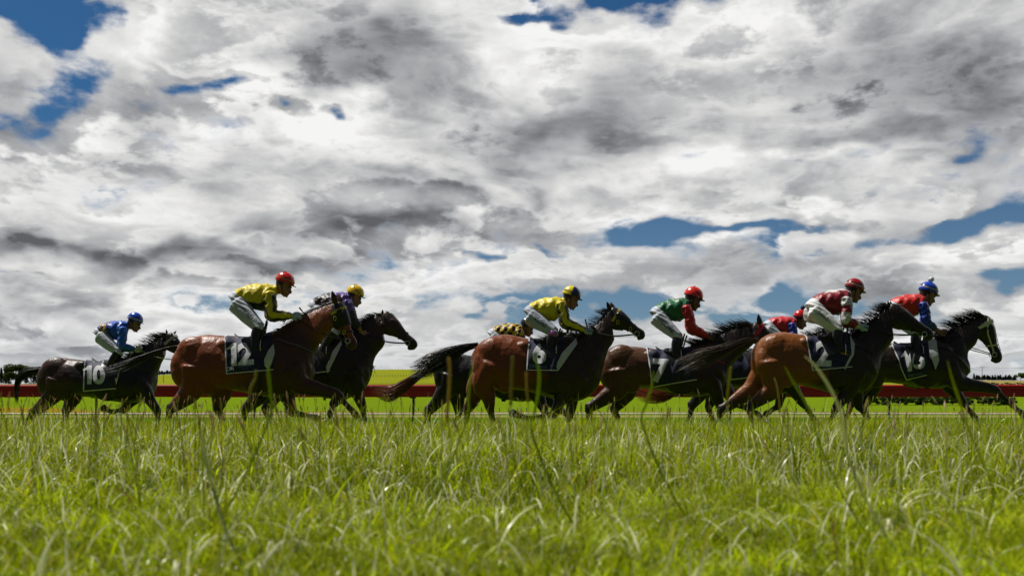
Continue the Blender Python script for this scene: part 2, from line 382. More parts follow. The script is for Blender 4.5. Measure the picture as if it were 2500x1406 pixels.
def build_ground():
    ys = np.concatenate([np.arange(-12, 14, .25), np.arange(14, 60, 1.0), np.arange(60, 130, 5), np.arange(130, 440, 6), np.arange(440, 920, 14), np.arange(930, 1500, 60), [1500, 2200, 3400, 6500]])
    s = np.linspace(-1, 1, 261)
    X = s[None, :] * (np.maximum(ys, 0)[:, None] * 1.15 + 18); Y = np.repeat(ys[:, None], 261, 1)
    Z = ground_z(X, Y); V = np.stack([X, Y, Z], -1).reshape(-1, 3)
    idx = np.arange(len(V)).reshape(len(ys), 261)
    Q = np.stack([idx[:-1, :-1], idx[:-1, 1:], idx[1:, 1:], idx[1:, :-1]], -1).reshape(-1, 4)
    me = bpy.data.meshes.new('ground'); me.from_pydata(V.tolist(), [], Q.tolist())
    m = bpy.data.materials.new('ground'); m.use_nodes = True; t = m.node_tree; g = NT(t); p = t.nodes['Principled BSDF']
    ge = t.nodes.new('ShaderNodeNewGeometry'); pos = ge.outputs['Position']; x, y, z = g.sep(pos)
    wob = g.mul(g.sub(g.noise(g.vadd(pos, (.02, .02, .02), 'MULTIPLY'), 1.0, 4, .5), .5), 26)
    yy = g.add(y, g.mul(wob, g.lin(y, 60, 300, 0, 1))); u = g.div(x, g.m('MAXIMUM', y, 1.0))
    def step(v, e, w): return g.sstep(v, e - w, e + w)
    c = (.085, .17, .012)
    n1 = g.noise(pos, 2.2, 6, .65); n2 = g.noise(g.vadd(pos, (.08, .3, .08), 'MULTIPLY'), 1.0, 5, .6)
    n3 = g.noise(g.vadd(pos, (.012, .10, .3), 'MULTIPLY'), 1.6, 7, .7)
    verge = g.mix(n1, (.016, .026, .003), (.04, .06, .006))
    trackc = g.mix(n1, (.035, .075, .002), (.085, .145, .004))
    col = g.mix(step(y, 10.6, .5), verge, trackc)
    col = g.mix(step(yy, 132, 3), col, (.20, .19, .06))
    col = g.mix(step(yy, 158, 3), col, (.09, .16, .012))
    col = g.mix(step(yy, 188, 4), col, g.mix(g.sstep(u, -.46, -.36), (.20, .145, .012), (.17, .14, .035)))
    lim = g.sstep(u, -.47, -.38, 285, 238)
    col = g.mix(g.sstep(yy, g.sub(lim, 8), g.add(lim, 8)), col, g.mix(g.mul(g.add(n2, n3), .5), (.065, .120, .004), (.175, .25, .010)))
    col = g.mix(step(yy, 425, 6), col, g.mix(n2, (.06, .09, .004), (.15, .17, .010)))
    fields = g.mix(n2, (.13, .16, .008), (.25, .26, .02))
    tan = g.mix(n2, (.26, .20, .075), (.22, .18, .05))
    sidez = g.m('MAXIMUM', g.sstep(u, .41, .46), g.sstep(u, -.455, -.49))
    fields = g.mix(sidez, fields, tan)
    col = g.mix(step(yy, 640, 20), col, fields)
    t.links.new(col, p.inputs['Base Color']); p.inputs['Roughness'].default_value = 1.0; p.inputs['Specular IOR Level'].default_value = 0.0
    o = link('ground', me, m); o['kind'] = 'structure'
build_ground()
# ------------------------------------------------------------------ rails
M['red'] = mat('red_plastic', (.42, .006, .010), rough=.35, spec=.5, var=.12, vscale=2)
M['white'] = mat('white_paint', (.8, .8, .78), rough=.4, var=.08, vscale=1)
M['post'] = mat('post', (.03, .045, .035), rough=.5)
M['wood'] = mat('weathered_wood', (.07, .06, .05), rough=.8, var=.3)
def box(c, h):
    x, y, z = c; a, b, d = h
    V = [(x + i * a, y + j * b, z + k * d) for i in (-1, 1) for j in (-1, 1) for k in (-1, 1)]
    return V, [(0, 1, 3, 2), (4, 6, 7, 5), (0, 4, 5, 1), (2, 3, 7, 6), (0, 2, 6, 4), (1, 5, 7, 3)]
def red_rail():
    D = 22.0; s = D / F
    root = empty('running_rail', (0, D, 0), 'long red plastic running rail on dark posts behind the horses', 'running rail')
    zt, zb = CZ + 71 * s, CZ + 41 * s
    prof = [(-.045, zb), (.045, zb), (.05, zb + .02), (.05, zt - .03), (.035, zt - .004), (.0, zt), (-.035, zt - .004), (-.052, zt - .028), (-.052, zt - .09), (-.040, zt - .10), (-.040, zt - .125), (-.052, zt - .135), (-.055, zb + .02)]
    V = []; Fc = []; xs = np.arange(-24.5, 24.51, 3.5); n = len(prof)
    mb = MB()
    for i, x0 in enumerate(xs[:-1]):
        V = []; Fc = []; px = []
        for x in (x0 + .004, x0 + .03, x0 + 3.47, x0 + 3.496):
            k = .97 if x in (x0 + .004, x0 + 3.496) else 1.0
            sag = .004 * math.sin(i * 2.1)
            V += [(x, a * k, (zt + zb) / 2 + (b - (zt + zb) / 2) * k + sag) for a, b in prof]
        for r in range(3):
            for k in range(n): Fc.append((r * n + k, r * n + (k + 1) % n, (r + 1) * n + (k + 1) % n, (r + 1) * n + k))
        Fc.append(tuple(range(n))[::-1]); Fc.append(tuple(range(3 * n, 4 * n)))
        mb.add(V, Fc)
    mb.build('beam', M['red'], root, smooth=False)
    off = (1008 - 1250) * s
    for k in range(-7, 7):
        x = off + k * 3.51
        m2 = MB(); v, f = chain([(x + .01, .02, zb + .03, .030), (x + .012, .03, zb - .15, .030), (x + .002, .02, .55, .024), (x - .02, 0, .25, .024), (x - .01, 0, -.1, .026)], 3, 1, 8); m2.add(v, f)
        v, f = box((x, .0, zb - .012), (.07, .05, .012)); m2.add(v, f)
        m2.build('post', M['post'], root)
red_rail()
def white_rail():
    D = 150.0
    root = empty('boundary_rail', (0, D, .25), 'thin low white rail across the far side of the course', 'rail')
    mb = MB(); v, f = tube([(x, 0, CZ - .25 + .03 * math.sin(x * .05)) for x in np.arange(-130, 131, 5)], .115, .6, 8); mb.add(v, f); mb.build('beam', M['white'], root)
    for k in range(-31, 32):
        m2 = MB(); v, f = box((k * 4.1, .1, .05), (.03, .03, .2)); m2.add(v, f); m2.build('post', M['white'], root, False)
white_rail()
def farm_fence(name, label, pts, n, h=1.2, w=.06, wires=3):
    """posts with wires between two ground points"""
    (x0, y0), (x1, y1) = pts
    root = empty(name, ((x0 + x1) / 2, (y0 + y1) / 2, float(ground_z((x0 + x1) / 2, (y0 + y1) / 2))), label, 'fence')
    b = root.location; P = []
    src = None
    for i in range(n):
        t = i / (n - 1); x = x0 + (x1 - x0) * t; y = y0 + (y1 - y0) * t; z = float(ground_z(x, y)); P.append((x - b.x, y - b.y, z - b.z))
        if src is None:
            v, f = tube([(0, 0, -.2), (0, 0, h * .5), (0, 0, h)], [w, w, w * .8], 1, 6); src = MB().add(v, f).mesh('post')
            src.materials.append(M['wood'])
        o = bpy.data.objects.new('post', src); COL.objects.link(o); o.parent = root; o.location = P[-1]
    for k in range(wires):
        v, f = tube([(p[0], p[1], p[2] + h * (.9 - .28 * k)) for p in P], .012, 1, 4); MB().add(v, f).build('wire', M['metal'], root)
def px2x(px, D): return (px - 1250) / F * D
farm_fence('farm_fence', 'row of small fence posts along the near edge of the bright green field', ((px2x(1000, 243), 243), (px2x(2120, 243), 243)), 52, 1.0, .09, 1)
farm_fence('farm_fence', 'post and wire fence crossing the green hill left of centre', ((px2x(905, 740), 740), (px2x(1060, 735), 735)), 24, 1.8, .16, 2)
# ------------------------------------------------------------------ trees, shrubs, poles
M['leaf'] = mat('foliage', attr=True, rough=.6, spec=.3, trans=.25)
M['bark'] = mat('bark', (.05, .042, .035), rough=.9, var=.3)
def leaf_mesh(kind, seed, n=900, dark=1.0):
    """unit tree crown: height 1, width about 1"""
    r = np.random.default_rng(seed); mb = MB()
    if kind == 'conifer':
        t = r.random(n) ** .8; rad = (1 - t) * .22 * (.55 + .45 * np.abs(np.sin(t * 26))) + .012; a = r.random(n) * 6.283; q = np.sqrt(r.random(n)) * rad
        C = np.stack([q * np.cos(a), q * np.sin(a), .08 + .92 * t], -1); size = .05
    else:
        K = 11 if kind == 'round' else 8
        cen = np.stack([r.uniform(-.36, .36, K), r.uniform(-.3, .3, K), r.uniform(.34, .84, K)], -1)
        if kind == 'shrub': cen[:, 2] = r.uniform(.12, .68, K)
        rr = r.uniform(.13, .24, K) * (1.0 - .35 * np.abs(cen[:, 0]))
        k = r.integers(0, K, n); d = r.normal(size=(n, 3)); d /= np.linalg.norm(d, axis=1)[:, None]
        C = cen[k] + d * (rr[k] * r.random(n) ** .35)[:, None]; size = .04
    s = size * r.uniform(.5, 1.3, n)
    A = r.normal(size=(n, 3)); A /= np.linalg.norm(A, axis=1)[:, None]; B = np.cross(A, r.normal(size=(n, 3))); B /= np.linalg.norm(B, axis=1)[:, None]
    V = np.stack([C - A * s[:, None], C - B * s[:, None] * .7, C + A * s[:, None], C + B * s[:, None] * .7], 1).reshape(-1, 3)
    g_ = r.uniform(.6, 1.5, n) * dark
    base = {'conifer': (.014, .026, .010), 'round': (.055, .105, .010), 'shrub': (.035, .070, .008)}[kind]
    c = np.repeat(np.stack([base[0] * g_, base[1] * g_, base[2] * g_], -1), 4, 0)
    mb.v = V.tolist(); mb.f = [(4 * i, 4 * i + 1, 4 * i + 2, 4 * i + 3) for i in range(n)]; mb.c = c.tolist()
    return mb.mesh('crown')
CROWNS = {(k, i): leaf_mesh(k, 10 * i + len(k), {'conifer': 700, 'round': 3600, 'shrub': 2600}[k], .8 + .2 * i) for k in ('conifer', 'round', 'shrub') for i in range(3)}
for me_ in CROWNS.values(): me_.materials.append(M['leaf'])
tv, tf = chain([(0, 0, -.05, .03), (.005, 0, .2, .022), (-.01, 0, .45, .015), (.01, 0, .75, .006)], 3, 1, 7); TRUNK = MB().add(tv, tf)
for a_ in (0.4, 2.3, 4.4):
    v_, f_ = chain([(0, 0, .25, .012), (.12 * math.cos(a_), .12 * math.sin(a_), .42, .009), (.26 * math.cos(a_), .26 * math.sin(a_), .6, .004)], 3, 1, 5); TRUNK.add(v_, f_)
TRUNK = TRUNK.mesh('trunk'); TRUNK.materials.append(M['bark'])
def tree(name, kind, i, px, top, base, D, wide, label, group, cat=None):
    x = px2x(px, D); gz = float(ground_z(x, D)); h = (CZ + (HOR - top) / F * D) - gz
    h = max(h, (base - top) / F * D)
    root = empty(name, (x, D, gz), label, cat or ('shrub' if kind == 'shrub' else 'tree'), group)
    w = wide / F * D
    if kind == 'conifer': w = w / .44
    root.rotation_euler.z = i * 2.1 + px
    for nm, me in (('crown', CROWNS[(kind, i % 3)]), ('trunk', TRUNK)):
        o = bpy.data.objects.new(nm, me); COL.objects.link(o); o.parent = root
        o.scale = (w, w, h) if nm == 'crown' else ((w * .9, w * .9, h * .9) if kind != 'conifer' else (h * .5, h * .5, h * .9))
    return root
tree('broadleaf_tree', 'round', 0, 46, 889, 938, 890, 78, 'large rounded green tree behind the tail of the leftmost horse', None)
tree('broadleaf_tree', 'round', 1, 76, 896, 938, 896, 56, 'smaller rounded tree touching the right side of the large tree at far left', None)
tree('broadleaf_tree', 'round', 2, 22, 905, 938, 880, 26, 'low round tree between the pointed conifers and the large tree at far left', None)
for i, (px, top) in enumerate(((3, 898), (12, 906), (20, 914), (64, 912), (84, 908), (93, 904), (104, 915))):
    tree('conifer_tree', 'conifer', i, px, top, 938, 885 - 3 * i, 17, 'dark pointed conifer in the clump of trees at far left', 'conifers in the far left clump')
for i in range(15):
    px = 372 + i * 4.2 + (i * 7 % 3); tree('conifer_tree', 'conifer', i, px, 905 + (i * 5 % 4) - (7 if i == 14 else 0), 916, 903, 10 + i % 3, 'small dark conifer in the plantation on the crest left of centre', 'conifers on the crest left of centre')
tree('hill_tree', 'round', 1, 1040, 878, 903, 905, 22, 'taller dark round tree on the hill crest behind the black tail', None)
tree('hill_tree', 'round', 2, 1024, 888, 903, 905, 14, 'smaller dark tree on the hill crest left of the taller one', None)
tree('hill_tree', 'round', 0, 909, 896, 906, 903, 9, 'tiny tree beside the thin pole on the hill', None)
for i in range(24):
    px = 2378 + i * 4.3 + (i * 5 % 3); tree('conifer_tree', 'conifer', i, px, 916 + (i * 7 % 6) - (3 if i % 5 == 0 else 0), 930, 902, 10 + i % 4, 'small dark conifer in the row on the skyline at far right', 'conifers on the skyline at far right')
tree('broadleaf_tree', 'round', 2, 2492, 908, 930, 898, 30, 'dark broad tree on the skyline at the right edge', None)
for i in range(17):
    px = 2094 + i * 23 + (i * 11 % 9); D = 308 + (i * 7 % 5)
    tree('hedge_shrub', 'shrub', i, px, 958 + (i * 3 % 5), 989, D, 42, 'dark green shrub in the hedge under the red rail at right', 'shrubs of the hedge under the red rail', 'shrub')
tree('low_bush', 'shrub', 1, 2438, 983, 992, 300, 26, 'single low bush standing in front of the hedge at right', None)
for i in range(9):
    tree('field_shrub', 'shrub', i, 2425 + i * 10 + (i * 5 % 4), 931 + (i % 3), 940, 720, 11, 'small dark shrub along the tan field above the red rail at right', 'shrubs along the tan field', 'shrub')
for i in range(4):
    tree('field_shrub', 'shrub', i, 2 + i * 11, 966, 974, 400, 15, 'small dark shrub under the red rail at the left edge', 'shrubs under the red rail at the left edge', 'shrub')
def pole(px, top, D, label, arm=True):
    x = px2x(px, D); gz = float(ground_z(x, D)); h = CZ + (HOR - top) / F * D - gz
    root = empty('power_pole', (x, D, gz), label, 'pole')
    v, f = tube([(0, 0, -.5), (0, 0, h / 2), (0, 0, h)], [.22, .2, .15], 1, 8); MB().add(v, f).build('mast', M['wood'], root)
    if arm:
        v, f = box((0, 0, h - .25), (1.6, .1, .1)); MB().add(v, f).build('crossarm', M['wood'], root, False)
        mb = MB()
        for q in (-1.4, -.5, .5, 1.4): v, f = tube([(q, 0, h - .15), (q, 0, h + .2)], .07, 1, 6); mb.add(v, f)
        mb.build('insulators', M['white'], root)
    return Vector((x, D, gz + h))
pa = pole(2398, 896, 760, 'power pole with crossarm against the sky right of the leading horse')
pole(915, 893, 800, 'thin power pole on the green hill left of centre', True)
pole(399, 914, 700, 'thin dark pole in the green field at left', False)
for k in (-1.4, 1.4):
    P = [(pa.x + k - 190 * t, pa.y + 0, pa.z + .1 - 18 * t * (1 - t) * 1.0) for t in np.linspace(0, 1, 12)][::-1] + [(pa.x + k + 80 * t, pa.y, pa.z + .1 + 4 * t - 10 * t * (1 - t)) for t in np.linspace(.05, 1, 10)]
    v, f = tube(P, .035, 1, 4); tag(MB().add(v, f).build('power_line', M['post']), ['upper', 'lower'][k > 0] + ' thin dark power line running through the crossarm pole at right' if False else ('nearer thin power line on the left end of the pole crossarm' if k < 0 else 'further thin power line on the right end of the pole crossarm'), 'power line')
# ------------------------------------------------------------------ grass
M['grass'] = mat('grass', attr=True, rough=.26, spec=.22, trans=.50)
def blades(n, x, y, h, w, lean, col, K=4, seedhead=False, name='grass', face=None, zoff=None):
    if name == 'grass' and n > 20000: col = col * (.62 + .52 * clump(x * 2.9 + 3, y * 2.6, 1.6) * (.6 + .8 * clump(x, y, .9)))[:, None]
    az = rng.random(n) * 2 * math.pi; bend = rng.random(n) ** .8
    z0 = ground_z(x, y) - .006
    fa = rng.random(n) * math.pi if face is None else face
    tt = np.linspace(0, 1, K + 1); V = np.empty((n, 2 * K + 1, 3)); 
    for i, t in enumerate(tt):
        hor = lean * h * (t * .35 + t ** 2.4 * bend)
        zz = h * (t - .45 * np.minimum(lean, 1.3) ** 2 * t ** 3)
        cx = x + hor * np.cos(az); cy = y + hor * np.sin(az); cz = z0 + zz
        ww = w * (.75 + .5 * t) * (1 - t ** 2.2) if i < K else 0
        if i == K: V[:, 2 * K] = np.stack([cx, cy, cz], -1)
        else:
            dx = np.cos(fa) * ww; dy = np.sin(fa) * ww
            V[:, 2 * i] = np.stack([cx - dx, cy - dy, cz], -1); V[:, 2 * i + 1] = np.stack([cx + dx, cy + dy, cz], -1)
    nv = 2 * K + 1; off = (np.arange(n) * nv)[:, None]
    quads = np.concatenate([off + np.array([2 * i, 2 * i + 1, 2 * i + 3, 2 * i + 2]) for i in range(K - 1)], 0)
    tris = off + np.array([2 * K - 2, 2 * K - 1, 2 * K])
    me = bpy.data.meshes.new(name); me.vertices.add(n * nv); me.vertices.foreach_set('co', V.reshape(-1).astype(np.float32))
    nl = quads.size + tris.size; me.loops.add(nl); me.loops.foreach_set('vertex_index', np.concatenate([quads.ravel(), tris.ravel()]).astype(np.int32))
    nf = len(quads) + len(tris); me.polygons.add(nf)
    ls = np.concatenate([np.arange(len(quads)) * 4, len(quads) * 4 + np.arange(len(tris)) * 3]); me.polygons.foreach_set('loop_start', ls.astype(np.int32))
    me.update(calc_edges=True)
    at = me.attributes.new('Col', 'FLOAT_COLOR', 'POINT'); c = np.ones((n, nv, 4), np.float32); c[:, :, :3] = col[:, None, :]
    at.data.foreach_set('color', c.reshape(-1)); return me
def wedge(n, y0, y1, k=.68, pad=1.0):
    y = np.sqrt(rng.random(n) * (y1 ** 2 - y0 ** 2) + y0 ** 2); x = rng.uniform(-1, 1, n) * (y * k + pad); return x, y
def gcol(n, pale=.05, yellow=.1):
    a = rng.random(n)[:, None] ; c = (1 - a) * np.array([.045, .085, .001]) + a * np.array([.74, .92, .002])
    c = c * rng.uniform(.6, 1.25, n)[:, None]
    r = rng.random(n); c[r < pale] = np.array([.95, .95, .62]) * rng.uniform(.6, 1.15, (int((r < pale).sum()), 1))  # near-white blades: dry straw, and sun glints painted as colour
    q = (r > pale) & (r < pale + yellow); c[q] = np.array([.55, .52, .03]) * rng.uniform(.6, 1.15, (int(q.sum()), 1))
    q = (r > .985); c[q] = np.array([.30, .17, .06]); return c
def clump(x, y, s=1.0): return .5 + .25 * np.sin(x * 2.3 * s + 1.7 * np.sin(y * 1.9 * s)) + .25 * np.sin(y * 3.1 * s + 2.2 * np.sin(x * 1.4 * s))
parts = []
n = 105000; x, y = wedge(n, .95, 3.2); h = rng.uniform(.05, .125, n) * (.7 + .5 * clump(x, y, 2)); parts.append(blades(n, x, y, h, rng.uniform(.0009, .0024, n), rng.uniform(.4, 1.6, n), gcol(n, .03, .12)))
n = 5200; x, y = wedge(n, 1.0, 5.6); parts.append(blades(n, x, y, rng.uniform(.06, .13, n) + (rng.random(n) ** 2) * .10, rng.uniform(.0012, .0044, n), rng.uniform(.2, 1.7, n), gcol(n, .72, .14), K=8))
n = 225000; x, y = wedge(n, 3.2, 9.9); h = rng.uniform(.05, .125, n) * (.7 + .5 * clump(x, y)); parts.append(blades(n, x, y, h, rng.uniform(.0008, .0023, n), rng.uniform(.15, 1.4, n), gcol(n, .035, .14)))
n = 12500; x, y = wedge(n, 3.0, 9.2); parts.append(blades(n, x, y, rng.uniform(.08, .15, n) + (rng.random(n) ** 3) * .13, rng.uniform(.0009, .0021, n), rng.uniform(.05, .9, n), gcol(n, .22, .2), K=5))
n = 66000; x, y = wedge(n, 9.8, 17.5); parts.append(blades(n, x, y, rng.uniform(.035, .09, n), rng.uniform(.0025, .0045, n), rng.uniform(.1, .8, n), gcol(n, .03, .1), K=3))
n = 260; tx, ty = wedge(n, 3.4, 8.6); k_ = rng.integers(4, 13, n); x = np.repeat(tx, k_) + rng.normal(0, .030, k_.sum()); y = np.repeat(ty, k_) + rng.normal(0, .030, k_.sum()); n = len(x)
h = (.55 + rng.uniform(-.03, .017, n) * y + np.repeat(rng.uniform(-.02, .012, len(k_)), k_) * y - ground_z(x, y)); h = np.maximum(h, .05)
parts.append(blades(n, x, y, h, rng.uniform(.0012, .0026, n), rng.uniform(.02, .7, n), gcol(n, .12, .2), K=6))
for i, me in enumerate(parts):
    o = link(['grass', 'dry_glint_grass', 'grass', 'long_grass', 'turf', 'grass_tufts'][i], me, M['grass'], smooth=False); o['kind'] = 'stuff'  # second set mixes dry blades with sun glints put into pale colour
# seeding stalks: thin stems with a longer spike at the tip
def stalks(n):
    mb = MB()
    for i in range(n):
        y = math.sqrt(random.uniform(2.4 ** 2, 8.6 ** 2)); x = random.uniform(-1, 1) * (.56 * y + .2)
        if x > -.15 * y and random.random() < .62: continue
        z0 = float(ground_z(x, y)); h = (.56 + (random.random() ** 1.6) * .024 * y - z0) * random.uniform(.86, 1.0)
        
        lx, ly = random.gauss(0, .13), random.gauss(0, .13); r = random.uniform(.0008, .0014)
        P = [(x + lx * h * t * t, y + ly * h * t * t, z0 + h * t) for t in (0, .35, .7, .86)]; tip = (x + lx * h * 1.05, y + ly * h * 1.05, z0 + h)
        green = random.random() < .6; c = (.24, .34, .02) if green else (.40, .34, .12); c2 = (.42, .38, .10) if green else (.58, .44, .26)
        v, f = tube(P, [r * 1.3, r * 1.1, r, r], 1, 4, False); mb.add(v, f, c)
        hd = cr([P[-1] + (r,), ((P[-1][0] + tip[0]) / 2, (P[-1][1] + tip[1]) / 2, (P[-1][2] + tip[2]) / 2, random.uniform(.0022, .0042)), tip + (.0006,)], 4)
        v, f = tube(hd[:, :3], hd[:, 3] * (1 + .25 * np.sin(np.arange(len(hd)) * 2.4)), 1, 6); mb.add(v, f, c2)
    o = mb.build('seed_stalks', M['grass']); o['kind'] = 'stuff'
stalks(900)
def big_blade(name, label, pts, D, w, col, cat='grass', head=None):
    """one tall blade or stalk that stands out close to the camera: (px, py) from the tip down"""
    P = [((px - 1250) / F * (D + .02 * i), D + .02 * i, CZ + (HOR - py) / F * (D + .02 * i)) for i, (px, py) in enumerate(pts)]
    gz = float(ground_z(P[-1][0], D)); 
    if P[-1][2] > gz:
        sd = -1 if pts[0][0] % 2 else 1; hgt = P[-1][2] - gz
        P.append((P[-1][0] + sd * hgt * .22, P[-1][1] - .03, gz + hgt * .45)); P.append((P[-1][0] + sd * hgt * .30, P[-1][1] - .02, gz - .01))
    b = Vector((P[-1][0], P[-1][1], gz)); Q = cr([tuple(np.array(p) - np.array(b)) for p in P], 8); m = len(Q)
    mb = MB(); t = np.linspace(0, 1, m)
    if head is None:
        wl = w * .8 * np.minimum(1, .12 + 4.0 * t) * (1 - .5 * t); v, f = ribbon(Q, wl, (1, .25, 0)); 
        v2, f2 = ribbon(Q + np.array([0, .0006, 0]), wl * .98, (1, .25, 0)); mb.add(v, f, col); mb.add(v2, f2, col)
        # keel along the middle gives the leaf its fold
        v, f = tube(Q[::2], np.maximum(wl[::2] * .12, .0002), 1, 4, False); mb.add(v, f, tuple(c * .8 for c in col))
    else:
        k = int(m * head[0]); rr = np.where(np.arange(m) < k, w * .75 * (1 + .2 * np.sin(np.arange(m) * 2.7)), w * .24); rr[0] = w * .3
        v, f = tube(Q, rr, 1, 7); cc = [head[1] if i // 7 < k else col for i in range(m * 7)] + [head[1], col]; mb.add(v, f, cc)
    o = mb.build(name, M['grass']); o.location = b; tag(o, label, cat); return o
PALE = (.62, .66, .38); GR = (.30, .42, .015); YG = (.40, .45, .02); BR = (.42, .32, .10)
big_blade('tall_grass', 'broad pale blade arching in front of the number 2 saddle cloth', [(1964, 868), (1990, 893), (2022, 940), (2046, 990), (2062, 1050), (2075, 1130)], 2.20, 0.0057, PALE)
big_blade('tall_grass', 'dark green blade leaning left across the flank of the number 2 horse', [(1916, 894), (1935, 930), (1962, 975), (1985, 1020), (2000, 1080)], 2.41, 0.0046, GR)
big_blade('tall_grass', 'long yellow green blade crossing the belly and legs of the leading horse', [(2313, 880), (2328, 935), (2345, 985), (2362, 1040), (2392, 1110), (2425, 1200)], 2.27, 0.0049, YG)
big_blade('seeding_grass', 'thick brown seeding stalk left of the number 6 horse hind leg', [(1095, 872), (1098, 905), (1096, 960), (1092, 1020), (1100, 1100)], 2.41, 0.0057, GR, 'grass', (.55, BR))
big_blade('seeding_grass', 'tall seeding stalk in front of the number 6 horse flank', [(1252, 868), (1250, 905), (1248, 960), (1246, 1030), (1250, 1110)], 2.41, 0.0054, GR, 'grass', (.42, (.26, .24, .06)))
big_blade('tall_grass', 'bright lime green blade standing before the number 6 saddle cloth', [(1300, 862), (1316, 905), (1314, 960), (1304, 1010), (1300, 1060)], 2.48, 0.0059, (.30, .42, .02))
big_blade('seeding_grass', 'brown tipped stalk right of the lime green blade', [(1285, 908), (1286, 950), (1290, 1000), (1286, 1060), (1282, 1140)], 2.56, 0.0041, (.16, .2, .02), 'grass', (.3, BR))
big_blade('tall_grass', 'green blade bending in front of the tail of the number 6 horse', [(1155, 884), (1148, 925), (1144, 975), (1138, 1030)], 2.70, 0.0041, GR)
big_blade('seeding_grass', 'green stalk with pale tip in front of the number 12 saddle cloth', [(626, 903), (622, 925), (610, 955), (614, 1000), (618, 1070)], 2.84, 0.0054, GR, 'grass', (.4, (.30, .28, .06)))
big_blade('tall_grass', 'upright green blade right of the number 12 saddle cloth', [(655, 878), (656, 915), (660, 960), (658, 1020)], 2.41, 0.0051, (.24, .34, .02))
big_blade('tall_grass', 'thin green blade leaning beside the number 7 saddle cloth', [(1596, 905), (1590, 950), (1578, 985), (1570, 1040)], 2.56, 0.0054, (.28, .36, .02))
big_blade('seeding_grass', 'short thick yellow stalk before the brown tail of the number 2 horse', [(1785, 894), (1780, 930), (1776, 970), (1772, 1030)], 2.84, 0.0049, GR, 'grass', (.5, (.34, .32, .03)))
big_blade('seeding_grass', 'leaning tan seed stalk between the number 7 and number 2 horses', [(1890, 922), (1897, 945), (1903, 985), (1908, 1040)], 3.69, 0.0046, GR, 'grass', (.5, (.42, .36, .10)))
big_blade('tall_grass', 'pale blade rising from the lawn below the number 12 horse', [(494, 1050), (502, 1120), (512, 1165), (522, 1195)], 2.13, 0.0070, (.46, .52, .24))
# ------------------------------------------------------------------ figures placed by distance
class Fig:
    def __init__(s, D, px): s.D = D; s.b = np.array([(px - 1250) / F * D, D, 0.0]); s.k = D / F
    def P(s, px, py, dy=0.0):
        d = s.D + dy
        return ((px - 1250) / F * d - s.b[0], dy, CZ + (HOR - py) / F * d)
    def P2(s, px, py): p = s.P(px, py); return (p[0], p[2])
    def ray(s, px, py, bvh, off=.01):
        o = Vector((-s.b[0], -s.D, CZ)); d = Vector(((px - 1250) / F, 1.0, (HOR - py) / F)).normalized()
        h = bvh.ray_cast(o, d)
        if h[0] is None: return None
        n = h[1] if h[1].dot(d) < 0 else -h[1]
        return h[0] + n * off * .4 - d * off * .6
def bisected(polys, step):
    """2-D polygons -> grid-cut bmesh (x, y in pixels)"""
    bm = bmesh.new()
    for p in polys:
        bm.faces.new([bm.verts.new((x, y, 0)) for x, y in p])
    cut_grid(bm, step); return bm
def cut_grid(bm, step):
    xs = [v.co.x for v in bm.verts]; ys = [v.co.y for v in bm.verts]
    for a, b, n in ((min(xs), max(xs), (1, 0, 0)), (min(ys), max(ys), (0, 1, 0))):
        q = a + step
        while q < b:
            bmesh.ops.bisect_plane(bm, geom=bm.verts[:] + bm.edges[:] + bm.faces[:], plane_co=(q, q, 0), plane_no=n, dist=1e-4); q += step
    bmesh.ops.triangulate(bm, faces=bm.faces[:])
def patch(name, fig, bvh, bm, material, parent, off=.01, colfn=None, both=False, wave=0.0, smooth=True):
    """lays a flat 2-D mesh (pixel coordinates) over the near side of a body; both=True mirrors it over the back to the far side"""
    pts = []; nid = len(bm.verts); bm.verts.index_update()
    for v in bm.verts:
        px, py = v.co.x, v.co.y; h = fig.ray(px, py, bvh, off)
        if h is None:
            q = None
            for k in range(1, 40):
                q = fig.ray(px, py + k * 1.0, bvh, off)
                if q is not None: break
            if q is None:
                for k in range(1, 60):
                    q = fig.ray(px, py - k * 1.0, bvh, off)
                    if q is not None: break
                h = Vector(fig.P(px, py, q.y if q else -.2))
            else:
                t = bvh.ray_cast(Vector((q.x, 0.0, 5)), Vector((0, 0, -1)))[0]
                h = Vector((q.x, 0.0, (t.z if t else q.z) + off))
        if wave: h.y -= wave * (.5 + .5 * math.sin(px * .21 + py * .05)) * max(0, min(1, (py - 835) / 60))
        pts.append(h)
    mb = MB(); bm.faces.ensure_lookup_table(); fs = [tuple(v.index for v in f.verts) for f in bm.faces]
    cols = [colfn(v.co.x, v.co.y) if colfn else (1, 1, 1) for v in bm.verts]
    mb.add(pts, fs, cols)
    if both == 'split':
        m2 = MB(); m2.add([(p.x, -p.y, p.z) for p in pts], fs, cols); m2.build(name, material, parent, smooth)
    elif both:
        mb.add([(p.x, -p.y, p.z) for p in pts], fs, cols)
    bm.free(); o = mb.build(name, material, parent, smooth)
    if both is True:
        b2 = bmesh.new(); b2.from_mesh(o.data); bmesh.ops.remove_doubles(b2, verts=b2.verts, dist=.002); b2.to_mesh(o.data); b2.free()
    return o
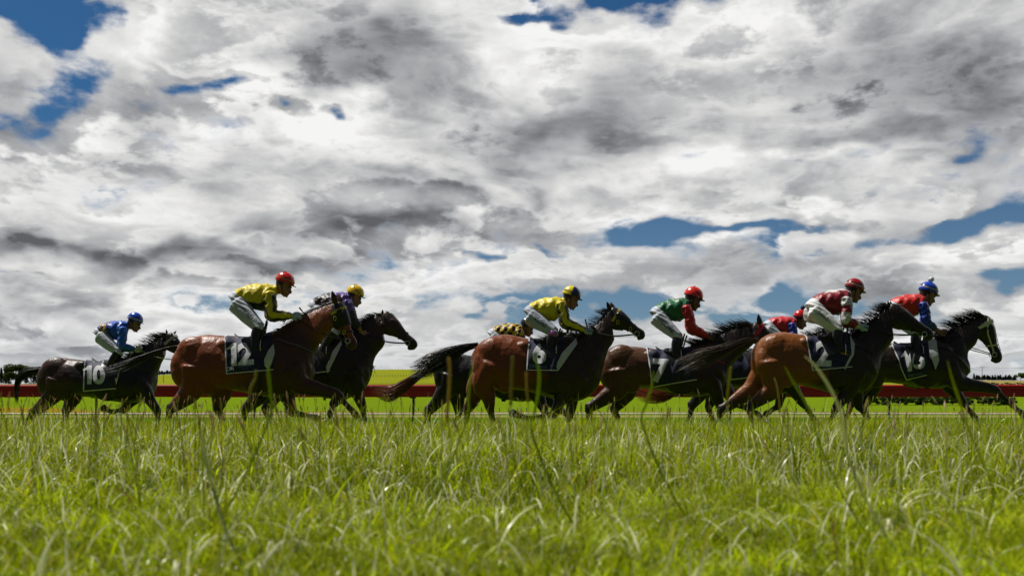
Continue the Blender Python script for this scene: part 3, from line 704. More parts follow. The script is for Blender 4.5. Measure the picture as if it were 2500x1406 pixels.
def text_bm(body, cx, cy, height, ang=0.0, shear=0.0, weight=.03, step=5, xs=1.0, bold=True):
    """word as a flat bmesh in pixel coordinates, centred on (cx, cy)"""
    cu = bpy.data.curves.new('t', 'FONT'); cu.body = body; cu.align_x = 'CENTER'; cu.align_y = 'CENTER'; cu.offset = weight; cu.resolution_u = 4
    o = bpy.data.objects.new('t', cu); COL.objects.link(o); dg = bpy.context.evaluated_depsgraph_get()
    me = bpy.data.meshes.new_from_object(o.evaluated_get(dg)); bpy.data.objects.remove(o); bpy.data.curves.remove(cu)
    bm = bmesh.new(); bm.from_mesh(me); bpy.data.meshes.remove(me)
    ys = [v.co.y for v in bm.verts]; xs_ = [v.co.x for v in bm.verts]; sc = height / (max(ys) - min(ys)); my = (max(ys) + min(ys)) / 2; mx = (max(xs_) + min(xs_)) / 2
    ca, sa = math.cos(ang), math.sin(ang)
    for v in bm.verts:
        x = (v.co.x - mx) * sc * xs; y = -(v.co.y - my) * sc; x += shear * y
        v.co = (cx + ca * x - sa * y, cy + sa * x + ca * y, 0)
    cut_grid(bm, step); return bm

HEAD = [(-.05, .02, -.10, .05), (0, .07, -.17, .10), (.09, .095, -.27, .135), (.18, .105, -.33, .165), (.27, .105, -.345, .172), (.36, .092, -.315, .155), (.46, .072, -.255, .12), (.56, .055, -.205, .098),
        (.66, .045, -.175, .085), (.76, .042, -.16, .08), (.86, .05, -.168, .085), (.94, .04, -.185, .08), (1.0, .0, -.165, .055), (1.025, -.05, -.12, .02)]
class Head:
    def __init__(s, poll, muz):
        s.p = np.array(poll, float); m = np.array(muz, float); s.L = np.linalg.norm(m - s.p); s.a = (m - s.p) / s.L; s.n = np.array([-s.a[1], s.a[0]])
        # n points to the forehead side
    def q(s, t, o): return tuple(s.p + s.a * t * s.L + s.n * o * s.L)
    def at(s, t):
        T = [h[0] for h in HEAD]; return [float(np.interp(t, T, [h[i] for h in HEAD])) for i in (1, 2, 3)]
    def loft(s, t0=-1, t1=2, grow=0.0, **kw):
        ts = [h[0] for h in HEAD if t0 <= h[0] <= t1]
        if t0 > -1: ts = sorted(set([t0] + ts))
        if t1 < 2: ts = sorted(set(ts + [t1]))
        A = [s.at(t) for t in ts]
        return loft([s.q(t, a[0] + grow) for t, a in zip(ts, A)], [s.q(t, a[1] - grow) for t, a in zip(ts, A)], [(a[2] * .78 + grow) * s.L for a in A], pw=2.1, **kw)
    def side(s, t, f, sg=-1, grow=.01):
        """point on the side of the head: t along, f from jaw (0) to forehead (1)"""
        a = s.at(t); o = a[1] + (a[0] - a[1]) * f; c = 2 * f - 1; w = (a[2] * .78 + grow) * math.sqrt(max(0, 1 - c * c)) if abs(c) < 1 else 0
        q = s.q(t, o); return (q[0], sg * w * s.L, q[1])
    def band(s, t0, t1, w, off=.014, n=26):
        """strap around the head from (t0 at forehead) to (t1 at jaw)"""
        P = []
        for k in range(n + 1):
            a = math.pi * 2 * k / n; f = .5 + .5 * math.cos(a) * 1.0; t = t1 + (t0 - t1) * f
            A = s.at(t); o = (A[0] + A[1]) / 2 + (A[0] - A[1]) / 2 * math.cos(a) * 1.0; o += off * math.cos(a)
            q = s.q(t, o); P.append((q[0], (A[2] * .78 + off) * s.L * math.sin(a), q[1]))
        ax = np.array([s.a[0], 0, s.a[1]]); v, f = ribbon(P, [w] * (n + 1), ax)
        v2, f2 = ribbon([(p[0] * 1.0, p[1] * 1.03, p[2]) for p in P], [w * .98] * (n + 1), ax)
        return v, f

TOR = [(421, 876, 900, .05), (426, 866, 918, .11), (436, 851, 938, .17), (450, 838, 950, .215), (472, 826, 957, .25), (500, 818.5, 958, .268), (530, 818.5, 954, .262), (560, 822, 955, .258), (590, 824, 959, .272), (620, 822.5, 965, .285),
       (650, 815, 971, .285), (682, 808, 974, .262), (710, 816, 970, .238), (735, 836, 958, .205), (753, 858, 942, .15), (766, 882, 922, .07)]
def relief(me, S, seed):
    """muscle and vein relief on the skin"""
    n = len(me.vertices); co = np.empty(n * 3, np.float32); no = np.empty(n * 3, np.float32); me.vertices.foreach_get('co', co); me.vertices.foreach_get('normal', no); co = co.reshape(-1, 3); no = no.reshape(-1, 3)
    d = np.empty(n, np.float32); from_ = mnoise.noise
    for i in range(n):
        x, y, z = co[i]; sd = seed + (9 if y > 0 else 0)
        a = from_((x * 4.2 + sd, y * 3.0, z * 5.0 + x * 1.5)); b = from_((x * 9 + sd + z * 4, y * 6, z * 8 - x * 5)); c = from_((x * 17 + sd, y * 12, z * 15))
        d[i] = .009 * a + .0035 * (.35 - abs(b)) * 2 + .0012 * c
    me.vertices.foreach_set('co', (co + no * (d * S)[:, None]).ravel()); me.update()
def one_bm(cx, cy, h, ang=0.0, step=5):
    """figure one with its flag, in pixel coordinates"""
    w = h * .20; P = [(-w * .1, -h / 2), (w * .95, -h / 2), (w * .95, h / 2), (-w * .25, h / 2), (-w * .25, -h * .27), (-w * 1.35, -h * .20), (-w * 1.35, -h * .30), (-w * .7, -h * .36)]
    ca, sa = math.cos(ang), math.sin(ang); return bisected([[(cx + ca * x - sa * y, cy + sa * x + ca * y) for x, y in P]], step)
def horse(spec):
    D = spec['D']; bx, cx = spec['x']; yc, yw, yb = spec['y']       # croup, withers, girth rows
    sc = (cx - bx) / 350.0; fg = Fig(D, (bx + cx) / 2); S = D / F * sc * 350 / 1.72     # S: size against a 1.72 m long trunk
    depth = (yb - (yc + (yw - yc) * .75)) / (972 - 808.5)
    def line(x): u = (x - 420) / 350.0; return yc + (yw - yc) * (u - .23) / .52, 818.5 + (808 - 818.5) * (u - .23) / .52
    def Mp(x, y):
        l, l0 = line(x); return bx + (x - 420) * sc, l + (y - l0) * (depth if y > l0 + 20 else (sc + depth) / 2)
    px_m = D / F
    rc, fc_ = spec['col']; name = spec['no']
    root = empty('race_horse', fg.b.tolist(), spec['label'], 'horse', 'racehorses galloping past')
    rt = root
    mb = MB()
    # trunk
    tops = [fg.P2(*Mp(x, t)) for x, t, b, w in TOR]; bots = [fg.P2(*Mp(x, b)) for x, t, b, w in TOR]
    mb.add(*loft(tops, bots, [w * S for *_, w in TOR], low=.10, pw=2.3))
    # neck from the shoulder to the poll
    cr_, un = spec['crest'], spec['under']
    nc = len(cr_); base_t = Mp(690, 826); base_b = Mp(762, 925)
    T = [base_t] + list(cr_); B = [base_b] + list(un)
    hw = np.interp(np.linspace(0, 1, len(T)), [0, .25, .5, .75, 1], [.225, .165, .115, .09, .08]) * S
    mb.add(*loft([fg.P2(*p) for p in T], [fg.P2(*p) for p in B], list(hw), low=.25, pw=2.1, step=5))
    hd = Head(fg.P2(*spec['poll']), fg.P2(*spec['muz']))
    mb.add(*hd.loft(low=-.0))
    hl = hd.L
    for sg in (-1, 1):
        q = hd.side(.25, .80, sg, -.005); mb.add(*ell(q, (.05 * hl, .03 * hl, .035 * hl)))       # brow
        q = hd.side(.20, .28, sg, -.045); mb.add(*ell(q, (.13 * hl, .06 * hl, .13 * hl)))        # cheek
        q = hd.side(.93, .62, sg, -.018); mb.add(*ell(q, (.045 * hl, .022 * hl, .03 * hl), .6))      # nostril rim
        a = hd.side(.45, .62, sg, -.012); b = hd.side(.78, .55, sg, -.012); mb.add(*chain([a + (.012 * hl / .6,), b + (.008,)], 4, 1, 7))
    q = hd.q(.93, -.175); mb.add(*ell((q[0], 0, q[1]), (.05 * hl, .04 * hl, .04 * hl)))
    # muscle masses
    for (x, y, rx, rz, dy, ry, rot) in ((482, 868, 46, 44, .125, .125, .3), (458, 902, 34, 50, .13, .105, 0), (515, 905, 34, 40, .17, .085, -.3), (508, 938, 24, 30, .15, .085, .2), (562, 846, 22, 16, .17, .06, 0),
                                        (716, 872, 30, 58, .115, .085, -.45), (694, 912, 40, 32, .155, .072, .2), (740, 905, 28, 34, .08, .10, 0), (668, 848, 32, 28, .13, .085, -.3), (640, 930, 44, 34, .19, .08, 0)):
        for sg in (-1, 1):
            X, Y = Mp(x, y); p = fg.P(X, Y); mb.add(*ell((p[0], sg * dy * S, p[2]), (rx * sc * px_m, ry * S, rz * sc * px_m), -rot))
    # legs
    hoofs = []; HR = [(44, .62), (32, .7), (21, .75), (13, .75), (8.2, .85), (7.8, .9), (9.8, .85), (7.5, .9), (9, .95)]
    for kind, side, J in spec['legs']:
        dy = side * .145 * S
        J = [tuple(j) for j in J]
        if kind == 'h':
            st, ho, fe, hf = J
            top = Mp(476, 898); r = [40, 30, 21, 12.5, 9, 8.3, 9.8, 7.4, 9]
            pts = [top, st, ((st[0] + ho[0]) / 2 + 3, (st[1] + ho[1]) / 2), ho, (ho[0] * .7 + fe[0] * .3, ho[1] * .7 + fe[1] * .3), (ho[0] * .35 + fe[0] * .65, ho[1] * .35 + fe[1] * .65), fe, ((fe[0] + hf[0]) / 2, (fe[1] + hf[1]) / 2), hf]
            p0 = fg.P(ho[0] - 5 * sc, ho[1] - 5 * sc, dy); mb.add(*ell(p0, (9 * sc * px_m, .028 * S, 11 * sc * px_m)))
        else:
            el_, kn, fe, hf = J
            top = Mp(712, 905); r = [36, 25, 17, 12.5, 8.2, 7.6, 9.3, 7, 8.6]
            pts = [top, el_, ((el_[0] + kn[0]) / 2, (el_[1] + kn[1]) / 2), kn, (kn[0] * .7 + fe[0] * .3, kn[1] * .7 + fe[1] * .3), (kn[0] * .35 + fe[0] * .65, kn[1] * .35 + fe[1] * .65), fe, ((fe[0] + hf[0]) / 2, (fe[1] + hf[1]) / 2), hf]
        lat = [.5, .6, .65, .75, .8, .85, .85, .9, .95]
        Q = [fg.P(x, y, dy) + (rr * sc * px_m,) for (x, y), rr in zip(pts, r)]
        mb.add(*chain(Q, 5, .72, 12)); hoofs.append((Q[-2], Q[-1]))
    me = remeshed(mb, 'body', .0125, 5, .55)
    legz = fg.P(bx, yb + 8)[2]
    x0w = fg.P(bx, 0)[0]; x1w = fg.P(cx, 0)[0]; rcv, fcv = np.array(rc), np.array(fc_)
    kx = spec.get('mix', (.30, .55))
    P3 = hd.p; mz = np.array(hd.q(1.0, -.08))
    def coat_shade_fn(co):
        u = (co[:, 0] - x0w) / (x1w - x0w); f = sm(kx[0], kx[1], u + .05 * np.sin(co[:, 2] * 23))[:, None]; c = rcv * (1 - f) + fcv * f  # rump-to-front blend: some real coat tone, mostly light and shade painted in
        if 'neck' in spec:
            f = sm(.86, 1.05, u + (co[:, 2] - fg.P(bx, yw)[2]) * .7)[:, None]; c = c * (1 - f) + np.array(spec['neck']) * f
        f = sm(legz + .16, legz - .14, co[:, 2])[:, None]; c = c * (1 - f) + np.array([.010, .008, .007]) * f  # black leg points, raised so shade round the belly is painted in too
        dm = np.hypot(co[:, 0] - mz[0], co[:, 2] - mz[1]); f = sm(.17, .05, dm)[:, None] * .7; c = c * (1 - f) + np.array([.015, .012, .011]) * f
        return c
    paint(me, coat_shade_fn)
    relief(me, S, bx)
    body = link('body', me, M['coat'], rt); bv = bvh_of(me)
    for a, b in hoofs:
        a, b = np.array(a), np.array(b); d = (b - a)[:3]; d /= np.linalg.norm(d) + 1e-9; r0 = b[3]
        v, f = tube([b[:3] + d * .0, b[:3] + d * .04, b[:3] + d * .075], [r0 * 1.0, r0 * 1.18, r0 * 1.35], 1, 12); MB().add(v, f).build('hoof', M['hoof'], rt)
    # ears
    for sg, (bx_, tx_) in zip((-1, 1), spec['ears']):
        b_, t_ = np.array(fg.P(*bx_, 0)), np.array(fg.P(*tx_, 0)); b_[1] = sg * .055 * S; t_[1] = sg * .075 * S; L = np.linalg.norm(t_ - b_)
        Q = [tuple(b_ + (t_ - b_) * t) + (L * w,) for t, w in ((0, .17), (.2, .23), (.45, .24), (.7, .17), (.9, .08), (1.0, .015))]
        v, f = chain(Q, 3, .45, 10); MB().add(v, f, spec.get('earcol', fcv * .6)).build('ear', M['coat'], rt)
    # eyes
    for sg in (-1, 1):
        q = hd.side(.26, .70, sg, -.020); MB().add(*ell(q, (.034 * hl, .024 * hl, .028 * hl))).build('eye', M['eye'], rt)
        q = hd.side(.945, .60, sg, -.006); MB().add(*ell(q, (.022 * hl, .010 * hl, .013 * hl), .8)).build('nostril', M['eye'], rt)
    # mane
    hair = spec.get('hair', (.012, .010, .009)); mn = spec.get('mane'); r_ = np.random.default_rng(int(bx))
    if mn:
        C = cr([fg.P(x, y) for x, y in list(cr_) + [spec['poll']]], 12); mbm = MB(); nh = mn.get('n', 420)
        dx, dz, L0, cv = mn['dir'][0], mn['dir'][1], mn['len'], mn.get('curve', .5)
        for i in range(nh):
            s_ = r_.random(); p = C[int(s_ * (len(C) - 1))] + r_.normal(0, .008, 3); L = L0 * r_.uniform(.5, 1.15) * (.7 + .3 * math.sin(s_ * math.pi)) 
            lock = math.sin(s_ * 31) * .5 + math.sin(s_ * 77) * .3
            d0 = np.array([dx, r_.normal(0, .28), dz + .25 * lock]) + r_.normal(0, .10, 3); d0 /= np.linalg.norm(d0); g_ = np.array([-.25 * cv, r_.normal(0, .1), -cv])
            tt = np.linspace(0, 1, 6)[:, None]; P = p + np.array([0, 0, -.012]) + d0 * L * tt + g_ * L * tt ** 2 * .5
            P[:, 2] += np.sin(tt[:, 0] * 5 + lock * 5) * L * .035 * tt[:, 0]
            nn = np.cross(d0, r_.normal(size=3)); nn /= np.linalg.norm(nn)
            v, f = ribbon(P, np.array([1, 1, .9, .7, .45, .1]) * r_.uniform(.0016, .0042), nn); k = r_.uniform(.7, 1.6); mbm.add(v, f, tuple(h * k for h in hair))
        # the thick roots
        v, f = tube([(q[0], 0, q[2] - .012) for q in C[::3]], .026 * S, .7, 8); mbm.add(v, f, hair)
        mbm.build('mane', M['hair'], rt)
        fl = MB(); pq = np.array(fg.P(*spec['poll']))
        for i in range(70):
            d0 = np.array([hd.a[0], r_.normal(0, .35), hd.a[1]]) + np.array([hd.n[0], 0, hd.n[1]]) * r_.uniform(.0, .4); d0 /= np.linalg.norm(d0); L = r_.uniform(.05, .13)
            tt = np.linspace(0, 1, 5)[:, None]; P = pq + np.array([hd.n[0], 0, hd.n[1]]) * .04 * hl / .6 + d0 * L * tt; v, f = ribbon(P, np.array([1, 1, .8, .5, .1]) * .003, (0, .7, .7)); fl.add(v, f, hair)
        fl.build('forelock', M['hair'], rt)
    # tail
    tl = spec['tail']; G = cr([fg.P(x, y) + (w * px_m,) for x, y, w in tl['pts']], 8); n_ = len(G); mbt = MB(); th = tl.get('col', hair); tc2 = tl.get('tip', th); yo = tl.get('dy', 0.0)
    G[:, 1] += yo * np.linspace(0, 1, n_)
    v, f = tube(G[:, :3], np.maximum(G[:, 3] * .28 * np.minimum(1, 1.15 - np.linspace(0, 1, n_)), .004), .8, 10); mbt.add(v, f, th)
    for i in range(tl.get('n', 520)):
        st = int(r_.random() ** 1.3 * .6 * n_); en = min(n_ - 1, int(st + (n_ - st) * r_.uniform(.55, 1.0))) 
        if en - st < 4: continue
        ids = np.linspace(st, en, 9).astype(int); tt = np.linspace(0, 1, 9); a = r_.random() * 6.283; q = math.sqrt(r_.random()) * 1.15
        wid = G[ids, 3] * (.6 + .55 * tt * (1 if ids[-1] > .8 * n_ else .4)); off = np.stack([np.zeros(9), math.cos(a) * wid * .8, math.sin(a) * wid], -1) * q
        wv = np.sin(tt * 6 + a * 3)[:, None] * np.array([0, .3, 1.0]) * G[ids, 3][:, None] * .12 * tt[:, None]
        P = G[ids, :3] + off + wv; P[:, 2] -= tl.get('droop', .04) * tt ** 2 * r_.random()
        d = np.gradient(P, axis=0); nn = np.cross(d, r_.normal(size=3)); nn /= np.linalg.norm(nn, axis=1)[:, None] + 1e-9
        k = r_.uniform(.6, 1.6); cA, cB = np.array(th) * k, np.array(tc2) * k
        v, f = ribbon(P, np.array([.6, 1, 1, 1, .9, .8, .6, .4, .1]) * r_.uniform(.0012, .0032), nn)
        mbt.add(v, f, [tuple(cA * (1 - (j // 2) / 8) + cB * ((j // 2) / 8)) for j in range(18)])
    mbt.build('tail', M['hair'], rt)
    # ---------------- tack
    NAVY = (.010, .014, .050); WH = (.62, .63, .66)
    c_ = spec.get('cloth')
    if c_:
        q = [list(p) for p in c_['quad']]; q[0][1] -= 9; q[1][1] -= 9      # top-left, top-right, bottom-right, bottom-left
        bm = bisected([q], 5)
        cl = patch('saddle_cloth', fg, bv, bm, M['cloth'], rt, .012, lambda x, y: NAVY, both=True, wave=c_.get('wave', .01))
        def edge(a, b, w):
            a, b = np.array(a, float), np.array(b, float); d = (b - a) / np.linalg.norm(b - a); n2 = np.array([-d[1], d[0]]) * w; return [tuple(a - n2), tuple(b - n2), tuple(b + n2), tuple(a + n2)]
        bms = bisected([edge(q[0], q[3], 1.4), edge((q[3][0] - 1, q[3][1]), q[2], 1.2)], 6)
        patch('binding', fg, bv, bms, M['cloth'], cl, .018, lambda x, y: WH, wave=c_.get('wave', .01))
        for body_, tx, ty, th_, ang, xs in c_['text']:
            bmt = one_bm(tx, ty, th_, ang) if body_ == 'one' else text_bm(body_, tx, ty, th_, ang, weight=.02 if th_ < 20 else .045, step=4 if th_ > 20 else 6, xs=xs)
            patch('number' if th_ > 20 else 'lettering', fg, bv, bmt, M['cloth'], cl, .020, (lambda x, y: WH) if th_ > 9 else (lambda x, y: (.10, .18, .34)), wave=c_.get('wave', .01), smooth=False)
        if 'pad' in c_:
            patch('white_pad', fg, bv, bisected([c_['pad']], 5), M['cloth'], rt, .024, lambda x, y: (.56, .57, .58), both=False)
    sx, sy = spec['saddle']                           # rear of the saddle on the back line
    A = fg.P(sx, sy); k = sc * px_m
    mbs = MB(); L = 72
    def sp(x, y, dy=0): return fg.P(sx + x * sc, sy + y * sc, dy)
    # seat: low swept racing tree with a raised cantle point
    tl_ = [sp(-8, -8), sp(2, -1), sp(18, 4), sp(36, 3), sp(52, -1), sp(64, -7), sp(70, -4)]
    mbs.add(*loft([(p[0], p[2]) for p in tl_], [(p[0], p[2] - h * k) for p, h in zip(tl_, (2, 7, 12, 14, 15, 14, 8))], [.03, .085, .13, .13, .11, .09, .06], pw=2.4, low=.3))
    sd = mbs.build('saddle', M['leather'], rt)
    bmf = bisected([[(sx + a * sc, sy + b * sc) for a, b in ((14, 4), (60, -4), (74, 24), (66, 52), (44, 56), (30, 34))]], 6)
    patch('saddle_flap', fg, bv, bmf, M['leather'], rt, .030, both='split')
    gx = sx + 52 * sc
    bmg = bisected([[(gx - 5, sy + 50 * sc), (gx + 5, sy + 50 * sc), (gx + 7, yb + 2), (gx - 3, yb + 2)]], 6)
    patch('girth', fg, bv, bmg, M['leather'], rt, .016, both='split')
    # bridle
    bc = spec.get('bridle', (.012, .010, .010)); mbb = MB(); w = .010 * hl / .6
    mbb.add(*hd.band(.66, .60, w), bc); mbb.add(*hd.band(.10, .13, w), bc)
    for sg in (-1, 1):
        P = [hd.side(t, f, sg, .014) for t, f in ((.03, .8), (.15, .6), (.35, .45), (.55, .35), (.80, .22))]; v, f = ribbon(P, [w] * 5, (hd.n[0], 0, hd.n[1])); mbb.add(v, f, bc)
    P = [hd.side(t, f, sg, .012) for sg in (-1,) for t, f in ((.04, .9), (.10, .5), (.16, .1), (.18, .0))] + [hd.side(t, f, 1, .012) for t, f in ((.16, .1), (.10, .5), (.04, .9))]
    v, f = ribbon(P, [w * .8] * len(P), (hd.a[0], 0, hd.a[1])); mbb.add(v, f, bc)
    br = mbb.build('bridle', M['strap'], rt)
    if 'brow' in spec:
        MB().add(*hd.band(.13, .17, w * 1.9, .035), spec['brow']).build('browband', M['strap'], br)
    for sg in (-1, 1):
        c0 = hd.side(.82, .20, sg, .02); P = [(c0[0] + .030 * math.cos(a), c0[1] + sg * .004, c0[2] + .030 * math.sin(a)) for a in np.linspace(0, 2 * math.pi, 15)]
        v, f = tube(P, .0042, 1, 6, False); MB().add(v, f).build('bit_ring', M['metal'], br)
    if 'hood' in spec:
        mbh = MB(); mbh.add(*hd.loft(-.03, .50, .022, cap=False), spec['hood']); ho_ = mbh.build('hood', M['strap'], rt)
        for sg in (-1, 1):
            mbh = MB(); q = hd.side(.20, .70, sg, .02); mbh.add(*ell(q, (.075 * hl, .05 * hl, .08 * hl), .5), spec['hood']); mbh.build('eye_cup', M['leather'], ho_)
            for (t, f) in ((.28, .38), (.62, .30)):
                q = hd.side(t, f, sg, .035); P = [(q[0] + .016 * math.cos(a), q[1], q[2] + .026 * math.sin(a)) for a in np.linspace(0, 6.283, 13)]; v, f_ = tube(P, .005, 1, 6, False); MB().add(v, f_, spec['brow']).build('ring', M['strap'], ho_)
    if 'face' in spec:                                # lower strap down the face
        P = [hd.q(t, hd.at(t)[0] + .02) for t in (.12, .3, .5, .66, .8)]; v, f = ribbon([(p[0], 0, p[1]) for p in P], [w] * 5, (0, 1, 0)); MB().add(v, f, bc).build('face_strap', M['strap'], br)
    # reins to the hands, breast strap
    hx, hy = spec['hand']
    for sg in (-1, 1):
        a = np.array(hd.side(.82, .18, sg, .03)); b = np.array(fg.P(hx, hy, sg * .09)); m_ = (a + b) / 2 + np.array([0, sg * .05, -.045])
        v, f = chain([tuple(a) + (.006,), tuple(m_) + (.006,), tuple(b) + (.006,), (b[0] - .10, b[1] * .6, b[2] - .08, .006)], 6, 1, 6); MB().add(v, f, spec.get('rein', (.014, .012, .012))).build('rein', M['strap'], br)
    if spec.get('breast', True):
        pl = [Mp(676, 826), Mp(700, 834), Mp(730, 842), Mp(764, 858)] ; q = []
        for i in range(3): q.append([pl[i], pl[i + 1], (pl[i + 1][0], pl[i + 1][1] + 4), (pl[i][0], pl[i][1] + 4)])
        patch('breast_strap', fg, bv, bisected(q, 6), M['strap'], rt, .014, lambda x, y: spec.get('breastcol', (.02, .018, .018)))
    return rt, fg, hd, bv
# ------------------------------------------------------------------ riders
def hand_mesh(mb, p, ang, S, sg, grow=0.0, c=(1, 1, 1)):
    """a closed fist round the rein: palm, four curled fingers of different lengths, thumb across"""
    p = np.array(p); ca, sa = math.cos(ang), math.sin(ang)
    def W(x, y, z): return (p[0] + (ca * x - sa * z) * S, p[1] + y * S, p[2] + (sa * x + ca * z) * S)
    g = 1 + grow
    v, f = ell((0, 0, 0), (.045 * g, .018 * g, .040 * g), 0, 12, 8); mb.add([W(x + .035, y, z) for x, y, z in v], f, c)
    v, f = chain([(-.03, 0, 0, .024 * g), (.0, 0, 0, .025 * g), (.03, 0, 0, .026 * g)], 3, .75, 10); mb.add([W(x, y, z) for x, y, z in v], f, c)
    for i, (zz, ln) in enumerate(((.030, .92), (.010, 1.0), (-.010, .95), (-.029, .78))):
        r = (.0098, .0102, .0098, .0085)[i] * g; s = sg
        pts = [(.070, -.004 * s, zz, r), (.070 + .024 * ln, .004 * s, zz * .98, r * .98), (.076 + .024 * ln, .026 * s, zz * .95, r * .93), (.060 + .014 * ln, .040 * s, zz * .92, r * .9), (.044, .036 * s, zz * .9, r * .82)]
        v, f = chain(pts, 3, 1, 8); mb.add([W(x, y, z) for x, y, z in v], f, c)
    pts = [(.020, .006 * sg, .036, .0125 * g), (.048, .020 * sg, .046, .0115 * g), (.072, .034 * sg, .042, .0105 * g), (.086, .042 * sg, .034, .009 * g)]
    v, f = chain(pts, 3, 1, 8); mb.add([W(x, y, z) for x, y, z in v], f, c)

J0 = dict(H=(566, 742), N=(676, 706))
TORSO = [((577, 708), (588, 742), .135), ((590, 702), (600, 747), .15), ((606, 697), (613, 752), .165), ((622, 694.5), (628, 757), .175), ((640, 693), (645, 758), .18), ((656, 694), (658, 748), .165), ((668, 697), (667, 733), .11), ((677, 701), (673, 722), .07)]
PELV = [((583, 708), (594, 744), .14), ((570, 713), (598, 752), .165), ((558, 724), (604, 762), .175)]
def jockey(s):
    D = s['D']; fg = Fig(D, s['H'][0]); H, N = np.array(s['H'], float), np.array(s['N'], float); h0, n0 = np.array(J0['H'], float), np.array(J0['N'], float)
    z = complex(*(N - H)) / complex(*(n0 - h0)); k = abs(z)
    def TM(p): w = complex(*(np.array(p, float) - h0)) * z; return (H[0] + w.real, H[1] + w.imag)
    ps = D / F * 1.0; S = k * D / 11.8 * 1.0
    root = empty('person', (fg.b[0], D, 0), s['label'], 'jockey', 'jockeys riding in the race')
    K, A, T_ = [np.array(s[q], float) for q in ('K', 'A', 'T')]; Sh, E, Ha = [np.array(s[q], float) for q in ('S', 'E', 'W')]
    r = s['r']; hc = np.array(s['helm'], float); hm = r * ps / .62     # head size factor
    m = r * ps                                                          # helmet radius in metres
    th = s.get('tilt', .34); ct, st_ = math.cos(th), math.sin(th); c3 = np.array(fg.P(*hc))
    def HP(x, y, zz=0):                                                 # x forward, y down, in helmet radii
        return (c3[0] + (x * ct - y * st_) * m, zz * m, c3[2] - (x * st_ + y * ct) * m)
    def H2(x, y): p = HP(x, y); return (p[0], p[2])
    skin = np.array(s.get('skin', (.30, .14, .09)))
    mb = MB()
    # head
    rows = [(-.55, -.62, .66, .45), (-.1, -.82, .82, .66), (.25, -.85, .86, .70), (.5, -.82, .86, .68), (.72, -.74, .80, .64), (.95, -.62, .80, .60), (1.15, -.44, .80, .55), (1.35, -.22, .77, .47), (1.52, .08, .72, .36), (1.62, .34, .62, .2)]
    mb.add(*loft([H2(b, y) for y, a, b, w in rows], [H2(a, y) for y, a, b, w in rows], [w * m for *_, w in rows], pw=2.1))
    mb.add(*chain([HP(.80, .62) + (.05 * m,), HP(.93, .88) + (.10 * m,), HP(.99, 1.02) + (.12 * m,), HP(.84, 1.08) + (.09 * m,)], 4, 1.2, 8))
    mb.add(*ell(HP(.82, 1.22), (.10 * m, .2 * m, .05 * m))); mb.add(*ell(HP(.80, 1.32), (.09 * m, .17 * m, .055 * m))); mb.add(*ell(HP(.70, 1.53), (.15 * m, .2 * m, .13 * m)))
    mb.add(*ell(HP(.80, .55), (.12 * m, .5 * m, .08 * m)))
    for sg in (-1, 1):
        mb.add(*ell(HP(-.08, .86, sg * .66), (.13 * m, .06 * m, .22 * m))); mb.add(*ell(HP(.62, .90, sg * .36), (.2 * m, .16 * m, .16 * m)))
    Nk = np.array(fg.P(*TM((664, 709)))); a0 = HP(-.22, 1.05)
    mb.add(*chain([HP(-.12, .7) + (.50 * m,), tuple(a0) + (.50 * m,), tuple((np.array(a0) + Nk) / 2) + (.055 * S,), tuple(Nk) + (.075 * S,)], 4, .95, 12))
    # trunk, hips
    sh_ = .86
    def sect(L, grow=1.0, gw=1.0):
        tp, bt, ws = [], [], []
        for a, b, w in L:
            a, b = np.array(TM(a)), np.array(TM(b)); c = (a + b) / 2; tp.append(fg.P2(*(c + (a - c) * grow))); bt.append(fg.P2(*(c + (b - c) * grow))); ws.append(w * S * gw)
        return tp, bt, ws
    mb.add(*loft(*sect(TORSO, .86, .88), pw=2.2)); mb.add(*loft(*sect(PELV, .86, .88), pw=2.2))
    hip = np.array(TM((580, 742)))
    kr = k
    def leg_pts(sg):
        dh, dk, df = sg * .09 * S, sg * .205 * S, sg * .235 * S; o = (0, 0) if sg < 0 else s.get('far', (4, 3))
        return [fg.P(hip[0] + o[0], hip[1] + o[1], dh) + (.105 * S,), fg.P((hip[0] * .55 + K[0] * .45), (hip[1] * .55 + K[1] * .45) , (dh + dk) / 2) + (.083 * S,), fg.P(K[0] + o[0], K[1] - 3 + o[1], dk) + (.062 * S,)], \
               [fg.P(K[0] + o[0], K[1] - 3 + o[1], dk) + (.060 * S,), fg.P(K[0] * .62 + A[0] * .38 - 3 * k + o[0], K[1] * .62 + A[1] * .38 + o[1], (dk + df) / 2) + (.058 * S,), fg.P(A[0] + o[0], A[1] + o[1], df) + (.038 * S,)], \
               fg.P(A[0] - 5 * k + o[0], A[1] + 4 * k + o[1], df), fg.P(T_[0] + o[0], T_[1] + o[1], df)
    def arm_pts(sg):
        o = (0, 0) if sg < 0 else s.get('faro', (-5, 5)); d0, d1, d2 = sg * .155 * S, sg * .20 * S, sg * .085 * S
        return [fg.P(Sh[0], Sh[1], d0) + (.058 * S,), fg.P(Sh[0] * .5 + E[0] * .5, Sh[1] * .5 + E[1] * .5, (d0 + d1) / 2 * 1.02) + (.048 * S,), fg.P(E[0] + o[0], E[1] + o[1], d1) + (.041 * S,)], \
               [fg.P(E[0] + o[0], E[1] + o[1], d1) + (.042 * S,), fg.P(E[0] * .5 + Ha[0] * .5 + o[0] * .5, E[1] * .5 + Ha[1] * .5 + o[1] * .5 + 1, (d1 + d2) / 2) + (.037 * S,), fg.P(Ha[0] - 9 * k, Ha[1] - 1.5 * k, d2) + (.026 * S,)]
